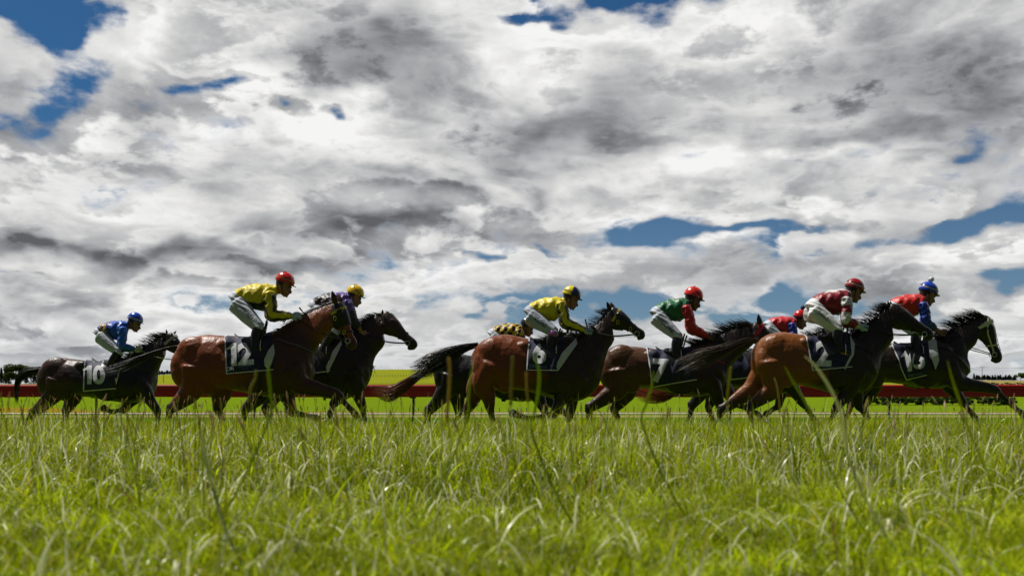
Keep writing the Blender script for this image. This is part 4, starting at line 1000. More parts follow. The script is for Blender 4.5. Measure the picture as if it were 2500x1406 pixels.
    for sg in (-1, 1):
        th_, sn, heel, toe = leg_pts(sg)
        for ch in (th_, sn): mb.add(*chain([(a, b, c, q * .86) for a, b, c, q in ch], 5, 1, 12))
        up, lo = arm_pts(sg)
        for ch in (up, lo): mb.add(*chain([(a, b, c, q * .88) for a, b, c, q in ch], 5, 1, 12))
        hand_mesh(mb, fg.P(Ha[0] - 6 * k, Ha[1], sg * .085 * S), math.atan2(-(Ha[1] - E[1]) * .5, Ha[0] - E[0]), S, -sg)
        mb.add(*chain([tuple(heel) + (.033 * S,), tuple((np.array(heel) + np.array(toe)) / 2) + (.034 * S,), tuple(toe) + (.026 * S,)], 4, 1.1, 10))
    me = remeshed(mb, 'body', .0075, 2, .5)
    def skf(co):
        c = np.tile(skin, (len(co), 1)); rel = co - c3
        X = (rel[:, 0] * ct - rel[:, 2] * st_) / m; Y = -(rel[:, 0] * st_ + rel[:, 2] * ct) / m
        hairm = ((X < .12) & (Y < 1.05) & (Y > -.6) & (np.abs(rel[:, 1]) < .9 * m) & ~((np.abs(X + .08) < .15) & (np.abs(Y - .86) < .22)) & (X > -1.1)); c[hairm] = (.02, .012, .008)
        lip = (np.abs(Y - 1.27) < .07) & (X > .7); c[lip] = skin * (.9, .55, .55); brow = (np.abs(Y - .56) < .05) & (X > .6); c[brow] = (.03, .02, .015)
        return c
    paint(me, skf); link('body', me, M['skin'], root)
    for sg in (-1, 1): MB().add(*ell(HP(.70, .76, sg * .30), (.085 * m, .10 * m, .075 * m))).build('eye', M['eye'], root)
    # ---- breeches
    mbp = MB(); mbp.add(*loft(*sect(PELV, 1.0, 1.0), pw=2.3)); mbp.add(*loft(*sect([TORSO[0], TORSO[1]], .88, .9), pw=2.2))
    for sg in (-1, 1):
        th_, sn, *_ = leg_pts(sg); P = [(th_[0][0], th_[0][1], th_[0][2], .128 * S), (th_[1][0], th_[1][1], th_[1][2], .102 * S), (th_[2][0], th_[2][1], th_[2][2], .072 * S)]
        mbp.add(*chain(P, 6, .8, 16)); mbp.add(*chain([P[-1], tuple(np.array(th_[2][:3]) * .72 + np.array(sn[1][:3]) * .28) + (.060 * S,)], 3, .9, 14))
    mp = remeshed(mbp, 'breeches', .011, 5, .5)
    bc = s.get('breeches', (.50, .54, .62)); paint(mp, lambda co: np.tile(np.array(bc), (len(co), 1)))
    # folds
    n = len(mp.vertices); co = np.empty(n * 3, np.float32); no = np.empty(n * 3, np.float32); mp.vertices.foreach_get('co', co); mp.vertices.foreach_get('normal', no); co = co.reshape(-1, 3); no = no.reshape(-1, 3)
    w = np.sin(co[:, 0] * 62 + co[:, 2] * 90 + 3 * np.sin(co[:, 2] * 17)) * .003 * S; co = co + no * w[:, None]; mp.vertices.foreach_set('co', co.ravel()); mp.update()
    bo = link('breeches', mp, M['breeches'], root)
    if s.get('name'):
        bvp = bvh_of(mp); d = K - hip; ang = math.atan2(d[1], d[0]); c_ = hip * .56 + K * .44 + np.array([-2, -4]) * k
        tb = text_bm(s['name'], c_[0], c_[1], 10.5 * k, ang, 0, .02, 4, .74)
        patch('name_lettering', fg, bvp, tb, M['strap'], bo, .006, lambda x, y: (.012, .012, .02), smooth=False)
    # ---- silks
    pal = s['silk']
    V, Fc, par = loft(*sect(TORSO, 1.0, 1.0), n=44, step=7, pw=2.25, ret=True); V = np.array(V); par = np.array(par)
    cen = V.mean(0); dr = V - np.array([0, 0, 0]); 
    t, a = par[:, 0], par[:, 1]; side = np.sin(a * 2 * math.pi)
    wr = (np.sin(t * 30 + 5 * np.sin(a * 12.6) + a * 9) * .55 + np.sin(t * 17 - a * 31) * .45) * .011 * S * np.sin(np.clip(t, 0, 1) * math.pi) ** .4
    nrm = np.stack([np.zeros(len(t)), np.sin(a * 6.283), np.cos(a * 6.283)], -1); V = V + nrm * wr[:, None]
    mbs = MB(); mbs.add(V.tolist(), Fc, [pal['torso'](ti, ai) for ti, ai in zip(t, a)]); mbs.build('silks', M['silk'], root)
    for sg in (-1, 1):
        up, lo = arm_pts(sg); P = [(up[0][0] - .015, up[0][1], up[0][2] + .0, .074 * S), (up[1][0], up[1][1], up[1][2], .067 * S), (up[2][0], up[2][1], up[2][2], .060 * S), (lo[1][0], lo[1][1], lo[1][2], .050 * S), (lo[2][0], lo[2][1], lo[2][2], .034 * S)]
        if s.get('short'): P = P[:3] + [(lo[1][0], lo[1][1], lo[1][2], .048 * S)]
        Q = cr(P, 9); n_ = 20; v, f = tube(Q[:, :3], Q[:, 3], .92, n_); v = np.array(v); m_ = len(Q); tt = np.append(np.repeat(np.arange(m_) / (m_ - 1), n_), [0, 1]); aa = np.append(np.tile(np.arange(n_) / n_, m_), [0, 0])
        cc = np.append(np.repeat(np.arange(m_), n_), [0, m_ - 1]); d = v - Q[cc, :3]; v = v + d * (.14 * np.sin(tt * 34 + 4 * np.sin(aa * 12.6)))[:, None]
        MB().add(v.tolist(), f, [pal['sleeve'](ti, ai) for ti, ai in zip(tt, aa)]).build('sleeve', M['silk'], root)
    v, f = tube([fg.P(*TM((668, 708))), fg.P(*TM((676, 710)))], .068 * S, .95, 18); MB().add(v, f, pal.get('collar', pal['torso'](.8, 0))).build('collar', M['silk'], root)
    # ---- gloves
    if s.get('glove'):
        for sg in (-1, 1):
            g_ = MB(); hand_mesh(g_, fg.P(Ha[0] - 6 * k, Ha[1], sg * .085 * S), math.atan2(-(Ha[1] - E[1]) * .5, Ha[0] - E[0]), S, -sg, .22, s['glove']); gm = remeshed(g_, 'glove', .004, 1); paint(gm, lambda co: np.tile(np.array(s['glove']), (len(co), 1))); link('glove', gm, M['skin'], root)
    # ---- boots and stirrups
    for sg in (-1, 1):
        th_, sn, heel, toe = leg_pts(sg); kn = np.array(th_[2][:3]) * .86 + np.array(sn[1][:3]) * .14
        mbb = MB(); mbb.add(*chain([tuple(kn) + (.062 * S,), tuple(sn[1][:3]) + (.062 * S,), tuple(sn[2][:3]) + (.045 * S,), tuple(np.array(heel)) + (.042 * S,)], 6, .9, 16))
        hh, tt_ = np.array(heel), np.array(toe); mbb.add(*chain([tuple(hh) + (.040 * S,), tuple((hh + tt_) / 2 + (0, 0, .012)) + (.040 * S,), tuple(tt_) + (.030 * S,)], 4, 1.0, 12)); mbb.add(*ell(tuple(hh + (-.012, 0, -.024)), (.035 * S, .03 * S, .022 * S)))
        bt = remeshed(mbb, 'boot', .008, 3); paint(bt, lambda co: np.tile(np.array((.010, .010, .011)), (len(co), 1))); bo_ = link('boot', bt, M['leather'], root)
        if s.get('cuff'):
            v, f = tube([tuple(kn + (.0, 0, .01)), tuple(kn * .45 + np.array(sn[1][:3]) * .55)], [.066 * S, .066 * S], .92, 16); MB().add(v, f, s['cuff']).build('boot_top', M['helmet'], bo_)
    # ---- helmet
    mbh = MB(); V = []; Fc = []; nn_, mm_ = 36, 14; hf = s['cap']
    cols = []
    for i in range(mm_ + 1):
        ph = (math.pi * .545) * i / mm_
        for j in range(nn_):
            a = 2 * math.pi * j / nn_; x = 1.04 * math.sin(ph) * math.cos(a); y = .84 * math.sin(ph) * math.sin(a); zz = .98 * math.cos(ph); V.append(HP(x, -zz + .12, y)); cols.append(hf(x, zz, y))
    for i in range(mm_):
        for j in range(nn_): j2 = (j + 1) % nn_; Fc.append((i * nn_ + j, (i + 1) * nn_ + j, (i + 1) * nn_ + j2, i * nn_ + j2))
    mbh.add(V, Fc, cols); he = mbh.build('helmet', M['helmet'], root)
    pk = MB(); V = []; Fc = []; n2 = 14
    for q in (0, 1, 2):
        for j in range(n2 + 1):
            a = -1.05 + 2.1 * j / n2; e = (0, .17, .30)[q] * math.cos(a * 1.35) ** .6; x = (1.03 + e) * math.cos(a * .98); y = (.84 + e * .3) * math.sin(a); V.append(HP(x, .22 + .10 * e + .05 * abs(math.sin(a)), y))
    for q in (0, 1):
        for j in range(n2): Fc.append((q * (n2 + 1) + j, q * (n2 + 1) + j + 1, (q + 1) * (n2 + 1) + j + 1, (q + 1) * (n2 + 1) + j))
    V2 = [(x, y, z_ - .006) for x, y, z_ in V]; pk.add(V, Fc, s.get('peak', hf(.9, .2, 0))); pk.add(V2, [q[::-1] for q in Fc], (.01, .01, .01)); pk.build('peak', M['helmet'], he)
    def hband(h0, tilt, w, c, nm='strap', back=0.0):
        P = []
        for j in range(41):
            a = 2 * math.pi * j / 40; h = h0 + tilt * math.cos(a); rr = math.sqrt(max(0.02, 1 - (min(abs(h), .97) / .98) ** 2)) * 1.02 if h > 0 else 1.02
            P.append(HP(1.04 * rr * math.cos(a), -h + .12, .84 * rr * math.sin(a)))
        up = np.array(HP(0, -1)) - np.array(HP(0, 0)); up /= np.linalg.norm(up); v, f = ribbon(P, [w * m] * 41, up); MB().add(v, f, c).build(nm, M['strap'], he)
    for b in s.get('bands', []): hband(*b)
    if s.get('pom'):
        b_ = MB(); rp = np.random.default_rng(3); c0 = np.array(HP(*s.get('pompos', (-.12, -1.12)))); v, f = ell(c0, (.30 * m,) * 3); b_.add(v, f, s['pom'])
        for i in range(160):
            d = rp.normal(size=3); d /= np.linalg.norm(d); v, f = ribbon([c0 + d * .27 * m, c0 + d * .345 * m], [.035 * m, .02 * m], np.cross(d, (.3, .5, .8))); b_.add(v, f, s['pom'])
        b_.build('pompom', M['cloth'], he)
    v, f = chain([HP(-.05, .2, -.86) + (.03 * m,), HP(.1, .9, -.70) + (.03 * m,), HP(.42, 1.55, -.36) + (.03 * m,), HP(.42, 1.66, 0) + (.03 * m,), HP(.42, 1.55, .36) + (.03 * m,), HP(.1, .9, .70) + (.03 * m,), HP(-.05, .2, .86) + (.03 * m,)], 4, 1, 6)
    MB().add(v, f, (.012, .012, .012)).build('chin_strap', M['strap'], he)
    # stirrups hang from the saddle on both sides, the foot in them
    for sg in (-1, 1):
        th_, sn, heel, toe = leg_pts(sg); c0 = np.array(heel) * .45 + np.array(toe) * .55 + (0, 0, -.01); P = [(c0[0], c0[1] + .055 * math.sin(a), c0[2] + .05 + .075 * math.cos(a)) for a in np.linspace(.0, 6.283, 15)]
        v, f = tube(P, .006, 1, 6, False); st = MB().add(v, f)
        top = c0 + (.06 * S, -sg * .03, .36 * S); v, f = ribbon([c0 + (0, 0, .125), c0 * .5 + top * .5 + (0, sg * .01, .06), top], [.012] * 3, (1, 0, .1)); s_o = st.build('stirrup', M['metal'], s['mount']); MB().add([tuple(q) for q in v], f, (.02, .018, .016)).build('stirrup_leather', M['strap'], s_o)
        s_o.location = (fg.b[0] - s['mount'].location.x, D - s['mount'].location.y, 0)
    return root, fg
def whip(fg, a, b, label, dy=-.09, c=(.012, .012, .012)):
    p, q = np.array(fg.P(*a, dy)), np.array(fg.P(*b, dy)); base = Vector(tuple((p + q) / 2)) + Vector(fg.b)
    rt = empty('riding_whip', base, label, 'whip'); o = np.array((p + q) / 2); p, q = p - o, q - o; d = (q - p); 
    v, f = chain([tuple(p) + (.012,), tuple(p + d * .04) + (.009,), tuple(p + d * .28) + (.0085,)], 4, 1, 8); MB().add(v, f, c).build('handle', M['strap'], rt)
    v, f = chain([tuple(p + d * .28) + (.006,), tuple(p + d * .6) + (.005,), tuple(q) + (.004,)], 4, 1, 7); MB().add(v, f, c).build('shaft', M['strap'], rt)
# ------------------------------------------------------------------ the nine horses, nearest first (pixel rows and columns are turned into metres at each horse's own distance)
BLK = (.010, .009, .009)
BAY = (.195, .043, .005); BAYD = (.045, .020, .012); DK = (.016, .009, .007); BLKB = (.009, .007, .006)
HS = {}
HS['twelve'] = dict(no='12', D=11.8, x=(420, 769), y=(818, 808, 971), col=(BAY, (.060, .020, .009)), neck=(.20, .052, .008), mix=(.35, .7),
    label='bright bay horse wearing number 12 and a black hood with yellow rings',
    crest=[(672, 812), (708, 790), (745, 768), (785, 748), (812, 738)], under=[(768, 888), (772, 858), (786, 832), (803, 812), (812, 800)], poll=(826, 742), muz=(871, 846),
    ears=(((822, 742), (813, 712)), ((832, 742), (823, 716))), earcol=(.05, .02, .012),
    legs=[('h', -1, ((468, 948), (418, 1000), (402, 1050), (394, 1072))), ('h', 1, ((535, 950), (532, 1000), (552, 1050), (566, 1070))), ('f', -1, ((735, 938), (822, 962), (868, 1012), (886, 1034))), ('f', 1, ((700, 955), (712, 1006), (772, 1020), (790, 1028)))],
    tail=dict(pts=[(440, 845, 6), (412, 850, 5), (380, 861, 6), (345, 876, 9), (305, 893, 11), (258, 906, 9)], col=(.03, .026, .025), n=300, dy=-.1, droop=.05),
    mane=dict(dir=(-.9, .12), len=.12, n=380, curve=.6), cloth=dict(quad=[(549, 822), (662, 816), (668, 902), (554, 912)], text=[('one', 568, 866, 55, -.04, 1), ('2', 600, 864, 54, -.05, 1.08), ('DM', 563, 900, 10, -.06, .9), ('EQUINE FINANCE', 598, 894, 6, -.06, .62), ('racing partners', 598, 899.5, 3.2, -.06, .9)], pad=[(668, 840), (671, 862), (663, 888), (655, 902), (646, 893), (645, 878), (655, 856)]),
    saddle=(581, 822), bridle=(.02, .017, .016), brow=(.55, .45, .03), hood=(.008, .008, .009), hand=(712, 771), breastcol=(.10, .09, .09))
HS['two'] = dict(no='2', D=11.9, x=(1834, 2142), y=(811, 812, 962), col=((.205, .064, .011), (.022, .013, .010)), neck=(.018, .011, .009), mix=(.42, .6),
    label='light bay horse with dark forehand wearing number 2 and a streaming brown tail',
    crest=[(2082, 816), (2106, 800), (2130, 782), (2150, 764), (2166, 750)], under=[(2144, 905), (2150, 880), (2160, 858), (2172, 840), (2180, 828)], poll=(2177, 748), muz=(2280, 816),
    ears=(((2168, 750), (2162, 736)), ((2180, 750), (2179, 733))), 
    legs=[('h', -1, ((1885, 945), (1830, 995), (1838, 1048), (1848, 1070))), ('h', 1, ((1840, 945), (1762, 1000), (1746, 1050), (1740, 1070))), ('f', -1, ((2078, 945), (2040, 998), (2022, 1045), (2016, 1066))), ('f', 1, ((2090, 945), (2096, 990), (2122, 1026), (2132, 1040)))],
    tail=dict(pts=[(1852, 828, 8), (1822, 831, 10), (1785, 843, 14), (1745, 858, 17), (1700, 868, 18), (1645, 884, 17)], col=(.060, .042, .034), tip=(.09, .065, .05), n=420, dy=-.12, droop=.12),
    mane=dict(dir=(-.75, .55), len=.20, n=420, curve=.5), cloth=dict(quad=[(1966, 820), (2074, 812), (2080, 895), (1984, 904)], text=[('2', 2010, 863, 62, .02, .95), ('EQUINE PARTNER', 2020, 897, 5, .03, .7)], pad=[(2074, 818), (2086, 840), (2084, 866), (2062, 903), (2060, 898), (2078, 862)]),
    saddle=(1985, 820), bridle=(.02, .012, .01), hand=(2098, 797))
HS['six'] = dict(no='6', D=12.3, x=(1151, 1468), y=(817, 819, 977), col=((.165, .036, .005), (.030, .014, .009)), neck=(.035, .018, .012), mix=(.38, .62),
    label='bay horse wearing number 6 with a bushy black tail and hooded head',
    crest=[(1400, 820), (1430, 808), (1455, 792), (1472, 773), (1484, 760)], under=[(1470, 905), (1476, 878), (1484, 856), (1494, 840), (1500, 828)], poll=(1494, 757), muz=(1576, 816),
    ears=(((1489, 758), (1480, 738)), ((1501, 760), (1492, 736))), 
    legs=[('h', -1, ((1180, 940), (1196, 996), (1207, 1045), (1216, 1066))), ('h', 1, ((1165, 945), (1142, 1000), (1137, 1048), (1146, 1066))), ('f', -1, ((1385, 950), (1350, 1012), (1290, 1022), (1262, 1012))), ('f', 1, ((1400, 955), (1392, 1010), (1396, 1050), (1404, 1068)))],
    tail=dict(pts=[(1168, 842, 9), (1138, 848, 13), (1105, 862, 22), (1068, 878, 27), (1032, 890, 24), (1000, 896, 14)], col=(.014, .012, .012), n=700, droop=.10),
    mane=dict(dir=(-.7, .5), len=.16, n=300, curve=.5), cloth=dict(quad=[(1292, 826), (1380, 820), (1362, 904), (1286, 903)], text=[('6', 1317, 861, 54, .05, 1.0), ('DM', 1300, 893, 9, .06, .9), ('EQUINE', 1325, 896, 6, .08, .8)], pad=[(1406, 826), (1409, 840), (1362, 906), (1357, 892), (1372, 862)], wave=.03),
    saddle=(1300, 826), bridle=(.015, .012, .01), brow=(.50, .40, .03), hood=(.010, .009, .009), hand=(1428, 807), rein=(.05, .05, .05))
HS['seven'] = dict(no='7', D=13.1, x=(1459, 1775), y=(846, 846, 966), col=((.085, .034, .012), (.020, .012, .010)), neck=(.018, .011, .009), mix=(.45, .7),
    label='dark bay horse wearing number 7 with a red bridle and flowing mane',
    crest=[(1690, 843), (1730, 826), (1770, 810), (1805, 799), (1828, 793)], under=[(1782, 905), (1795, 884), (1810, 866), (1826, 852), (1838, 842)], poll=(1844, 792), muz=(1926, 862),
    ears=(((1852, 792), (1848, 768)), ((1860, 794), (1862, 776))), 
    legs=[('h', -1, ((1510, 945), (1440, 996), (1435, 1045), (1442, 1065))), ('h', 1, ((1530, 950), (1500, 1000), (1520, 1048), (1530, 1066))), ('f', -1, ((1740, 940), (1762, 1000), (1750, 1048), (1752, 1066))), ('f', 1, ((1765, 945), (1800, 985), (1850, 1010), (1868, 1026)))],
    tail=dict(pts=[(1480, 868, 8), (1450, 880, 10), (1425, 900, 14), (1405, 925, 14)], n=250),
    mane=dict(dir=(-.85, .42), len=.26, n=620, curve=.3), cloth=dict(quad=[(1579, 852), (1688, 846), (1700, 926), (1592, 944)], text=[('7', 1612, 905, 58, .05, 1.0)], wave=.03),
    saddle=(1608, 852), bridle=(.40, .012, .012), brow=(.45, .012, .012), hand=(1730, 822), breastcol=(.3, .01, .02), rein=(.02, .015, .015))
HS['sixteen'] = dict(no='16', D=13.0, x=(2048, 2364), y=(834, 826, 948), col=((.035, .022, .016), (.020, .012, .010)), neck=(.020, .013, .011),
    label='leading near black horse wearing number 16 and a white bridle',
    crest=[(2288, 826), (2322, 806), (2355, 790), (2382, 779), (2398, 773)], under=[(2366, 912), (2359, 884), (2360, 864), (2370, 850), (2378, 842)], poll=(2405, 774), muz=(2444, 880),
    ears=(((2398, 774), (2384, 768)), ((2400, 770), (2388, 764))), 
    legs=[('h', -1, ((2110, 925), (2078, 985), (2062, 1036), (2056, 1056))), ('h', 1, ((2130, 930), (2110, 990), (2122, 1036), (2130, 1056))), ('f', -1, ((2338, 932), (2428, 950), (2472, 990), (2492, 1006))), ('f', 1, ((2318, 938), (2348, 978), (2380, 1018), (2392, 1040)))],
    tail=dict(pts=[(2062, 852, 8), (2035, 858, 12), (2000, 872, 18), (1960, 890, 14)], n=300),
    mane=dict(dir=(-.80, .60), len=.30, n=620, curve=.55), cloth=dict(quad=[(2178, 850), (2272, 838), (2262, 915), (2211, 927)], text=[('one', 2213, 882, 50, -.14, 1), ('6', 2240, 876, 50, -.12, 1.0), ('DM', 2222, 916, 8, -.1, .9), ('EQUINE', 2240, 913, 5, -.12, .8)], pad=[(2266, 832), (2285, 830), (2292, 880), (2283, 903), (2275, 880), (2268, 870)], wave=.03),
    saddle=(2190, 840), bridle=(.62, .64, .44), brow=(.62, .64, .46), hand=(2297, 811), face=True)
HS['purple'] = dict(no='x', D=13.2, x=(590, 908), y=(828, 818, 975), col=(DK, DK), neck=(.035, .018, .013),
    label='dark brown horse with head stretched out, galloping behind the number 12 horse',
    crest=[(822, 822), (850, 805), (878, 788), (904, 776), (924, 768)], under=[(909, 905), (913, 880), (922, 862), (934, 848), (940, 836)], poll=(941, 766), muz=(1019, 842),
    ears=(((935, 768), (936, 757)), ((944, 768), (940, 758))), 
    legs=[('h', -1, ((640, 950), (600, 1000), (590, 1045), (596, 1064))), ('h', 1, ((670, 950), (650, 1000), (664, 1045), (672, 1064))), ('f', -1, ((868, 942), (884, 992), (893, 1036), (902, 1054))), ('f', 1, ((850, 948), (815, 985), (806, 1010), (812, 1030)))],
    tail=dict(pts=[(604, 850, 8), (580, 862, 12), (555, 882, 16), (535, 905, 14)], n=250),
    mane=dict(dir=(-.8, .5), len=.15, n=360, curve=.6), cloth=dict(quad=[(735, 836), (812, 828), (806, 905), (740, 915)], text=[], pad=[(833, 832), (834, 842), (800, 912), (796, 896), (812, 858)]),
    saddle=(745, 832), bridle=(.03, .02, .02), hand=(885, 812), rein=(.01, .02, .14), breastcol=(.02, .02, .02))
HS['ten'] = dict(no='10', D=14.6, x=(96, 381), y=(876, 874, 982), col=((.045, .016, .010), BLKB), neck=(.014, .009, .008), mix=(.2, .45),
    label='dark bay horse wearing number 10 at the back of the field',
    crest=[(312, 873), (338, 858), (362, 842), (385, 828), (400, 820)], under=[(383, 932), (385, 910), (390, 893), (397, 880), (402, 870)], poll=(416, 816), muz=(468, 886),
    ears=(((411, 815), (410, 805)), ((421, 815), (426, 806))), 
    legs=[('h', -1, ((130, 960), (80, 1010), (52, 1050), (42, 1066))), ('h', 1, ((178, 958), (160, 1006), (164, 1045), (170, 1062))), ('f', -1, ((352, 955), (384, 1002), (390, 1046), (396, 1062))), ('f', 1, ((335, 962), (300, 1000), (272, 1005), (262, 1000)))],
    tail=dict(pts=[(124, 897, 8), (95, 902, 9), (64, 908, 13), (44, 925, 14), (40, 950, 12), (42, 972, 8)], n=600, droop=.1),
    mane=dict(dir=(-.75, .5), len=.20, n=480, curve=.45), cloth=dict(quad=[(208, 880), (290, 880), (284, 948), (205, 954)], text=[('one', 216, 915, 45, .0, 1), ('0', 242, 915, 46, .0, .98)], pad=[(294, 900), (290, 918), (284, 940), (279, 915)]),
    saddle=(232, 880), bridle=(.03, .02, .02), brow=(.45, .42, .38), hand=(332, 852), rein=(.30, .30, .16))
HS['check'] = dict(no='y', D=14.6, x=(1057, 1345), y=(866, 868, 978), col=(BLKB, BLKB),
    label='black horse with auburn tipped tail, mostly hidden behind the number 6 horse',
    crest=[(1280, 864), (1305, 842), (1330, 828), (1355, 818), (1372, 813)], under=[(1347, 930), (1355, 908), (1365, 892), (1378, 880), (1386, 868)], poll=(1390, 814), muz=(1452, 884),
    ears=(((1385, 814), (1386, 800)), ((1394, 814), (1396, 802))), 
    legs=[('h', -1, ((1090, 950), (1046, 1004), (1040, 1040), (1046, 1058))), ('h', 1, ((1110, 955), (1120, 1005), (1114, 1045), (1120, 1060))), ('f', -1, ((1310, 960), (1330, 1005), (1324, 1046), (1330, 1060))), ('f', 1, ((1320, 962), (1370, 1000), (1400, 1030), (1412, 1044)))],
    tail=dict(pts=[(1066, 893, 9), (1040, 905, 12), (1010, 925, 14), (980, 946, 17), (948, 960, 17), (905, 944, 10)], col=(.020, .010, .008), tip=(.22, .055, .012), n=700, droop=.05),
    mane=dict(dir=(-.8, .45), len=.16, n=240), cloth=dict(quad=[(1170, 872), (1250, 868), (1250, 935), (1172, 942)], text=[]),
    saddle=(1185, 870), hand=(1316, 850))
HS['redblue'] = dict(no='z', D=14.7, x=(1676, 1960), y=(852, 850, 962), col=(DK, BLKB),
    label='dark horse almost hidden between the number 7 and number 2 horses',
    crest=[(1905, 850), (1940, 838), (1970, 824), (2000, 812), (2018, 806)], under=[(1964, 912), (1976, 892), (1988, 878), (2004, 868), (2018, 858)], poll=(2030, 806), muz=(2098, 872),
    ears=(((2026, 806), (2024, 794)), ((2036, 806), (2038, 796))), 
    legs=[('h', -1, ((1720, 940), (1690, 990), (1680, 1035), (1686, 1052))), ('h', 1, ((1740, 945), (1730, 995), (1744, 1038), (1752, 1052))), ('f', -1, ((1930, 940), (1960, 985), (1985, 1020), (1994, 1036))), ('f', 1, ((1910, 945), (1900, 990), (1870, 1010), (1862, 1018)))],
    tail=dict(pts=[(1690, 878, 8), (1668, 905, 12), (1655, 940, 16), (1625, 962, 17), (1585, 962, 18), (1545, 952, 13)], col=(.05, .015, .01), tip=(.30, .065, .012), n=700, droop=.04),
    mane=dict(dir=(-.75, .6), len=.20, n=360, curve=.4), cloth=dict(quad=[(1775, 856), (1850, 852), (1856, 918), (1784, 926)], text=[]),
    saddle=(1800, 854), hand=(1975, 835))

YEL = (.80, .66, .010); KK = (.012, .011, .012); RED = (.62, .012, .018); BLU = (.010, .045, .50); WHT = (.75, .75, .76)
def near0(a, w): return min(a, 1 - a) < w
def stripe_sleeve(t, a): return KK if (near0(a, .10) and t > .05) or .50 < a < .68 and t > .06 else YEL
def solid(c): return lambda *_: c
def checks(c1, c2, nt, na): return lambda t, a: c1 if (int(t * nt) + int(a * na)) % 2 else c2
JS = {}
JS['twelve'] = dict(D=11.8, helm=(696, 684), r=23.5, H=(566, 742), N=(676, 706), S=(659, 717), E=(665, 766), W=(720, 772), K=(632, 801), A=(622, 846), T=(655, 857), name='J ATHERLEY',
    label='jockey in yellow silks with black sleeve stripes and a red cap', silk=dict(torso=lambda t, a: KK if (.52 < a < .66 and t < .8) or (.34 < a < .48 and t < .8) else YEL, sleeve=stripe_sleeve), cap=solid((.62, .010, .012)),
    bands=[(.20, .0, .045, (.55, .38, .10), 'band')], glove=(.42, .52, .66), strap=1)
JS['two'] = dict(D=11.9, helm=(2087, 699), r=23, H=(1975, 759), N=(2075, 716), S=(2068, 730), E=(2066, 780), W=(2106, 798), K=(2047, 806), A=(2048, 852), T=(2076, 866), name='J FAWCETT', breeches=(.70, .71, .72),
    label='jockey in maroon silks with white hooped sleeves and a maroon cap', silk=dict(torso=lambda t, a: WHT if (near0(a, .10) and t > .3) or t > .93 else (.28, .006, .022), sleeve=lambda t, a: WHT if t < .17 or .34 < t < .55 or t > .80 else (.30, .006, .024), collar=WHT), cap=solid((.30, .008, .016)),
    bands=[(.16, .0, .055, (.55, .48, .36), 'band')], glove=(.40, .55, .70), far=(-14, 4))
JS['six'] = dict(D=12.3, helm=(1396, 717), r=22.5, H=(1284, 773), N=(1378, 735), S=(1371, 741), E=(1382, 785), W=(1434, 807), K=(1352, 812), A=(1342, 856), T=(1374, 869), name='ASGARD', breeches=(.40, .44, .53),
    label='jockey in yellow silks with half yellow half navy cap and pink boot tops', silk=dict(torso=lambda t, a: YEL, sleeve=stripe_sleeve), cap=lambda x, z, y: YEL if x < -.02 and not (-.02 < z - .18 < .05) else (.010, .012, .075),
    peak=YEL, glove=(.40, .50, .62), cuff=(.33, .09, .32))
JS['seven'] = dict(D=13.1, helm=(1694, 719), r=22.8, H=(1593, 775), N=(1684, 737), S=(1676, 750), E=(1690, 798), W=(1733, 822), K=(1655, 824), A=(1648, 868), T=(1676, 880), name='LYNDOWNE',
    label='jockey in green silks with red sleeves and a red cap on the number 7 horse', silk=dict(torso=lambda t, a: (.72, .62, .08) if (.42 < t < .60 and (a > .955 or a < .06)) or (.72 < t < .78 and near0(a, .05)) else (.008, .16, .060), sleeve=solid((.58, .012, .014))), cap=solid((.70, .022, .012)), skin=(.12, .06, .04))
JS['sixteen'] = dict(D=13.0, helm=(2267, 707), r=22.8, H=(2165, 762), N=(2256, 728), S=(2254, 742), E=(2263, 786), W=(2299, 811), K=(2236, 815), A=(2238, 858), T=(2264, 868), name='',
    label='jockey in red silks with blue sleeves and blue cap with white pompom', silk=dict(torso=solid((.68, .018, .012)), sleeve=solid((.010, .050, .42)), collar=(.60, .015, .012)), cap=solid((.008, .055, .48)), skin=(.32, .16, .11),
    bands=[(.16, .0, .05, (.62, .52, .38), 'band')], pom=(.92, .92, .92), short=True)
JS['purple'] = dict(D=13.2, helm=(868, 713), r=21, H=(758, 760), N=(856, 724), S=(848, 738), E=(862, 780), W=(889, 811), K=(816, 812), A=(786, 858), T=(812, 866), name='', skin=(.36, .19, .13),
    label='jockey in purple silks with a yellow cap leaning forward behind the number 12 horse', silk=dict(torso=lambda t, a: KK if t < .45 and not near0(a, .04) else ((.62, .45, .02) if t < .1 else (.14, .09, .36)), sleeve=lambda t, a: (.13, .085, .34) if t < .4 else (.02, .02, .05)), cap=solid((.80, .52, .012)), short=True)
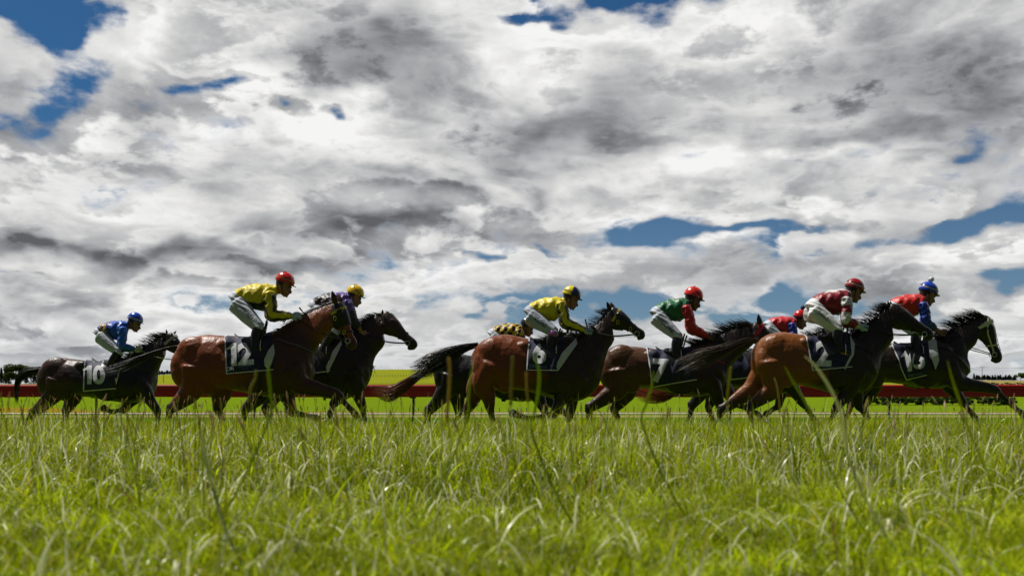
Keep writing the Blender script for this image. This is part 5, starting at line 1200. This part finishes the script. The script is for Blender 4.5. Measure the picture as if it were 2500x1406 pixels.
JS['ten'] = dict(D=14.6, helm=(330.5, 778), r=18.6, H=(236, 822), N=(314, 791), S=(301, 802), E=(298, 843), W=(334, 853), K=(289, 861), A=(262, 900), T=(284, 914), name='COLLETT',
    label='jockey in blue silks with a yellow checked band and a blue cap', silk=dict(torso=lambda t, a: ((.72, .42, .01) if (int(t * 26) + int(a * 34)) % 2 else (.010, .015, .09)) if .10 < t < .32 else ((.010, .04, .30) if t < .45 else (.012, .11, .60)), sleeve=solid((.014, .13, .66))), cap=solid((.008, .07, .50)),
    bands=[(.10, .0, .06, (.60, .52, .40), 'band')], glove=(.50, .52, .36))
JS['check'] = dict(D=14.6, helm=(1289, 790), r=18.4, H=(1194, 824), N=(1277, 800), S=(1268, 808), E=(1276, 838), W=(1312, 852), K=(1248, 866), A=(1232, 905), T=(1254, 915), name='',
    label='jockey in black and yellow checked silks crouching low behind the number 6 horse', silk=dict(torso=checks(KK, (.72, .48, .01), 9, 13), sleeve=checks(KK, (.72, .48, .01), 8, 5)), cap=solid((.02, .02, .02)))
JS['redblue'] = dict(D=14.7, helm=(1956, 772), r=18.6, H=(1866, 802), N=(1944, 784), S=(1934, 792), E=(1940, 826), W=(1976, 838), K=(1926, 846), A=(1912, 888), T=(1934, 898), name='',
    label='jockey in red silks with blue sleeves and red cap with dark pompom', silk=dict(torso=solid((.62, .010, .020)), sleeve=solid((.012, .05, .48))), cap=solid((.55, .012, .015)), pom=(.012, .02, .07))
import sys, time
for key in ('twelve', 'two', 'six', 'seven', 'sixteen', 'purple', 'ten', 'check', 'redblue'):
    t0 = time.time()
    hrt, hfg, hhd, hbv = horse(HS[key]); j = JS[key]; j['mount'] = hrt
    if 'bands' in j or 1: j.setdefault('bands', [])
    if key in ('twelve', 'seven', 'purple'): j['bands'] = j['bands'] + [(.42, -.62, .05, (.012, .012, .012), 'goggle_strap')]
    elif key in ('two', 'sixteen'): j['bands'] = j['bands'] + [(.30, -.12, .035, (.012, .012, .02), 'goggle_strap')]
    jr, jf = jockey(j)
    if key == 'twelve': whip(jf, (731, 751), (756, 782), 'black riding whip in the hand of the jockey on the number 12 horse')
    if key == 'six': whip(jf, (1429, 780), (1446, 850), 'riding whip with pale tip in the hand of the jockey on the number 6 horse', c=(.10, .10, .10))
    if key == 'ten': whip(jf, (326, 858), (312, 876), 'short pale riding whip in the hand of the jockey on the number 10 horse', c=(.36, .36, .20))
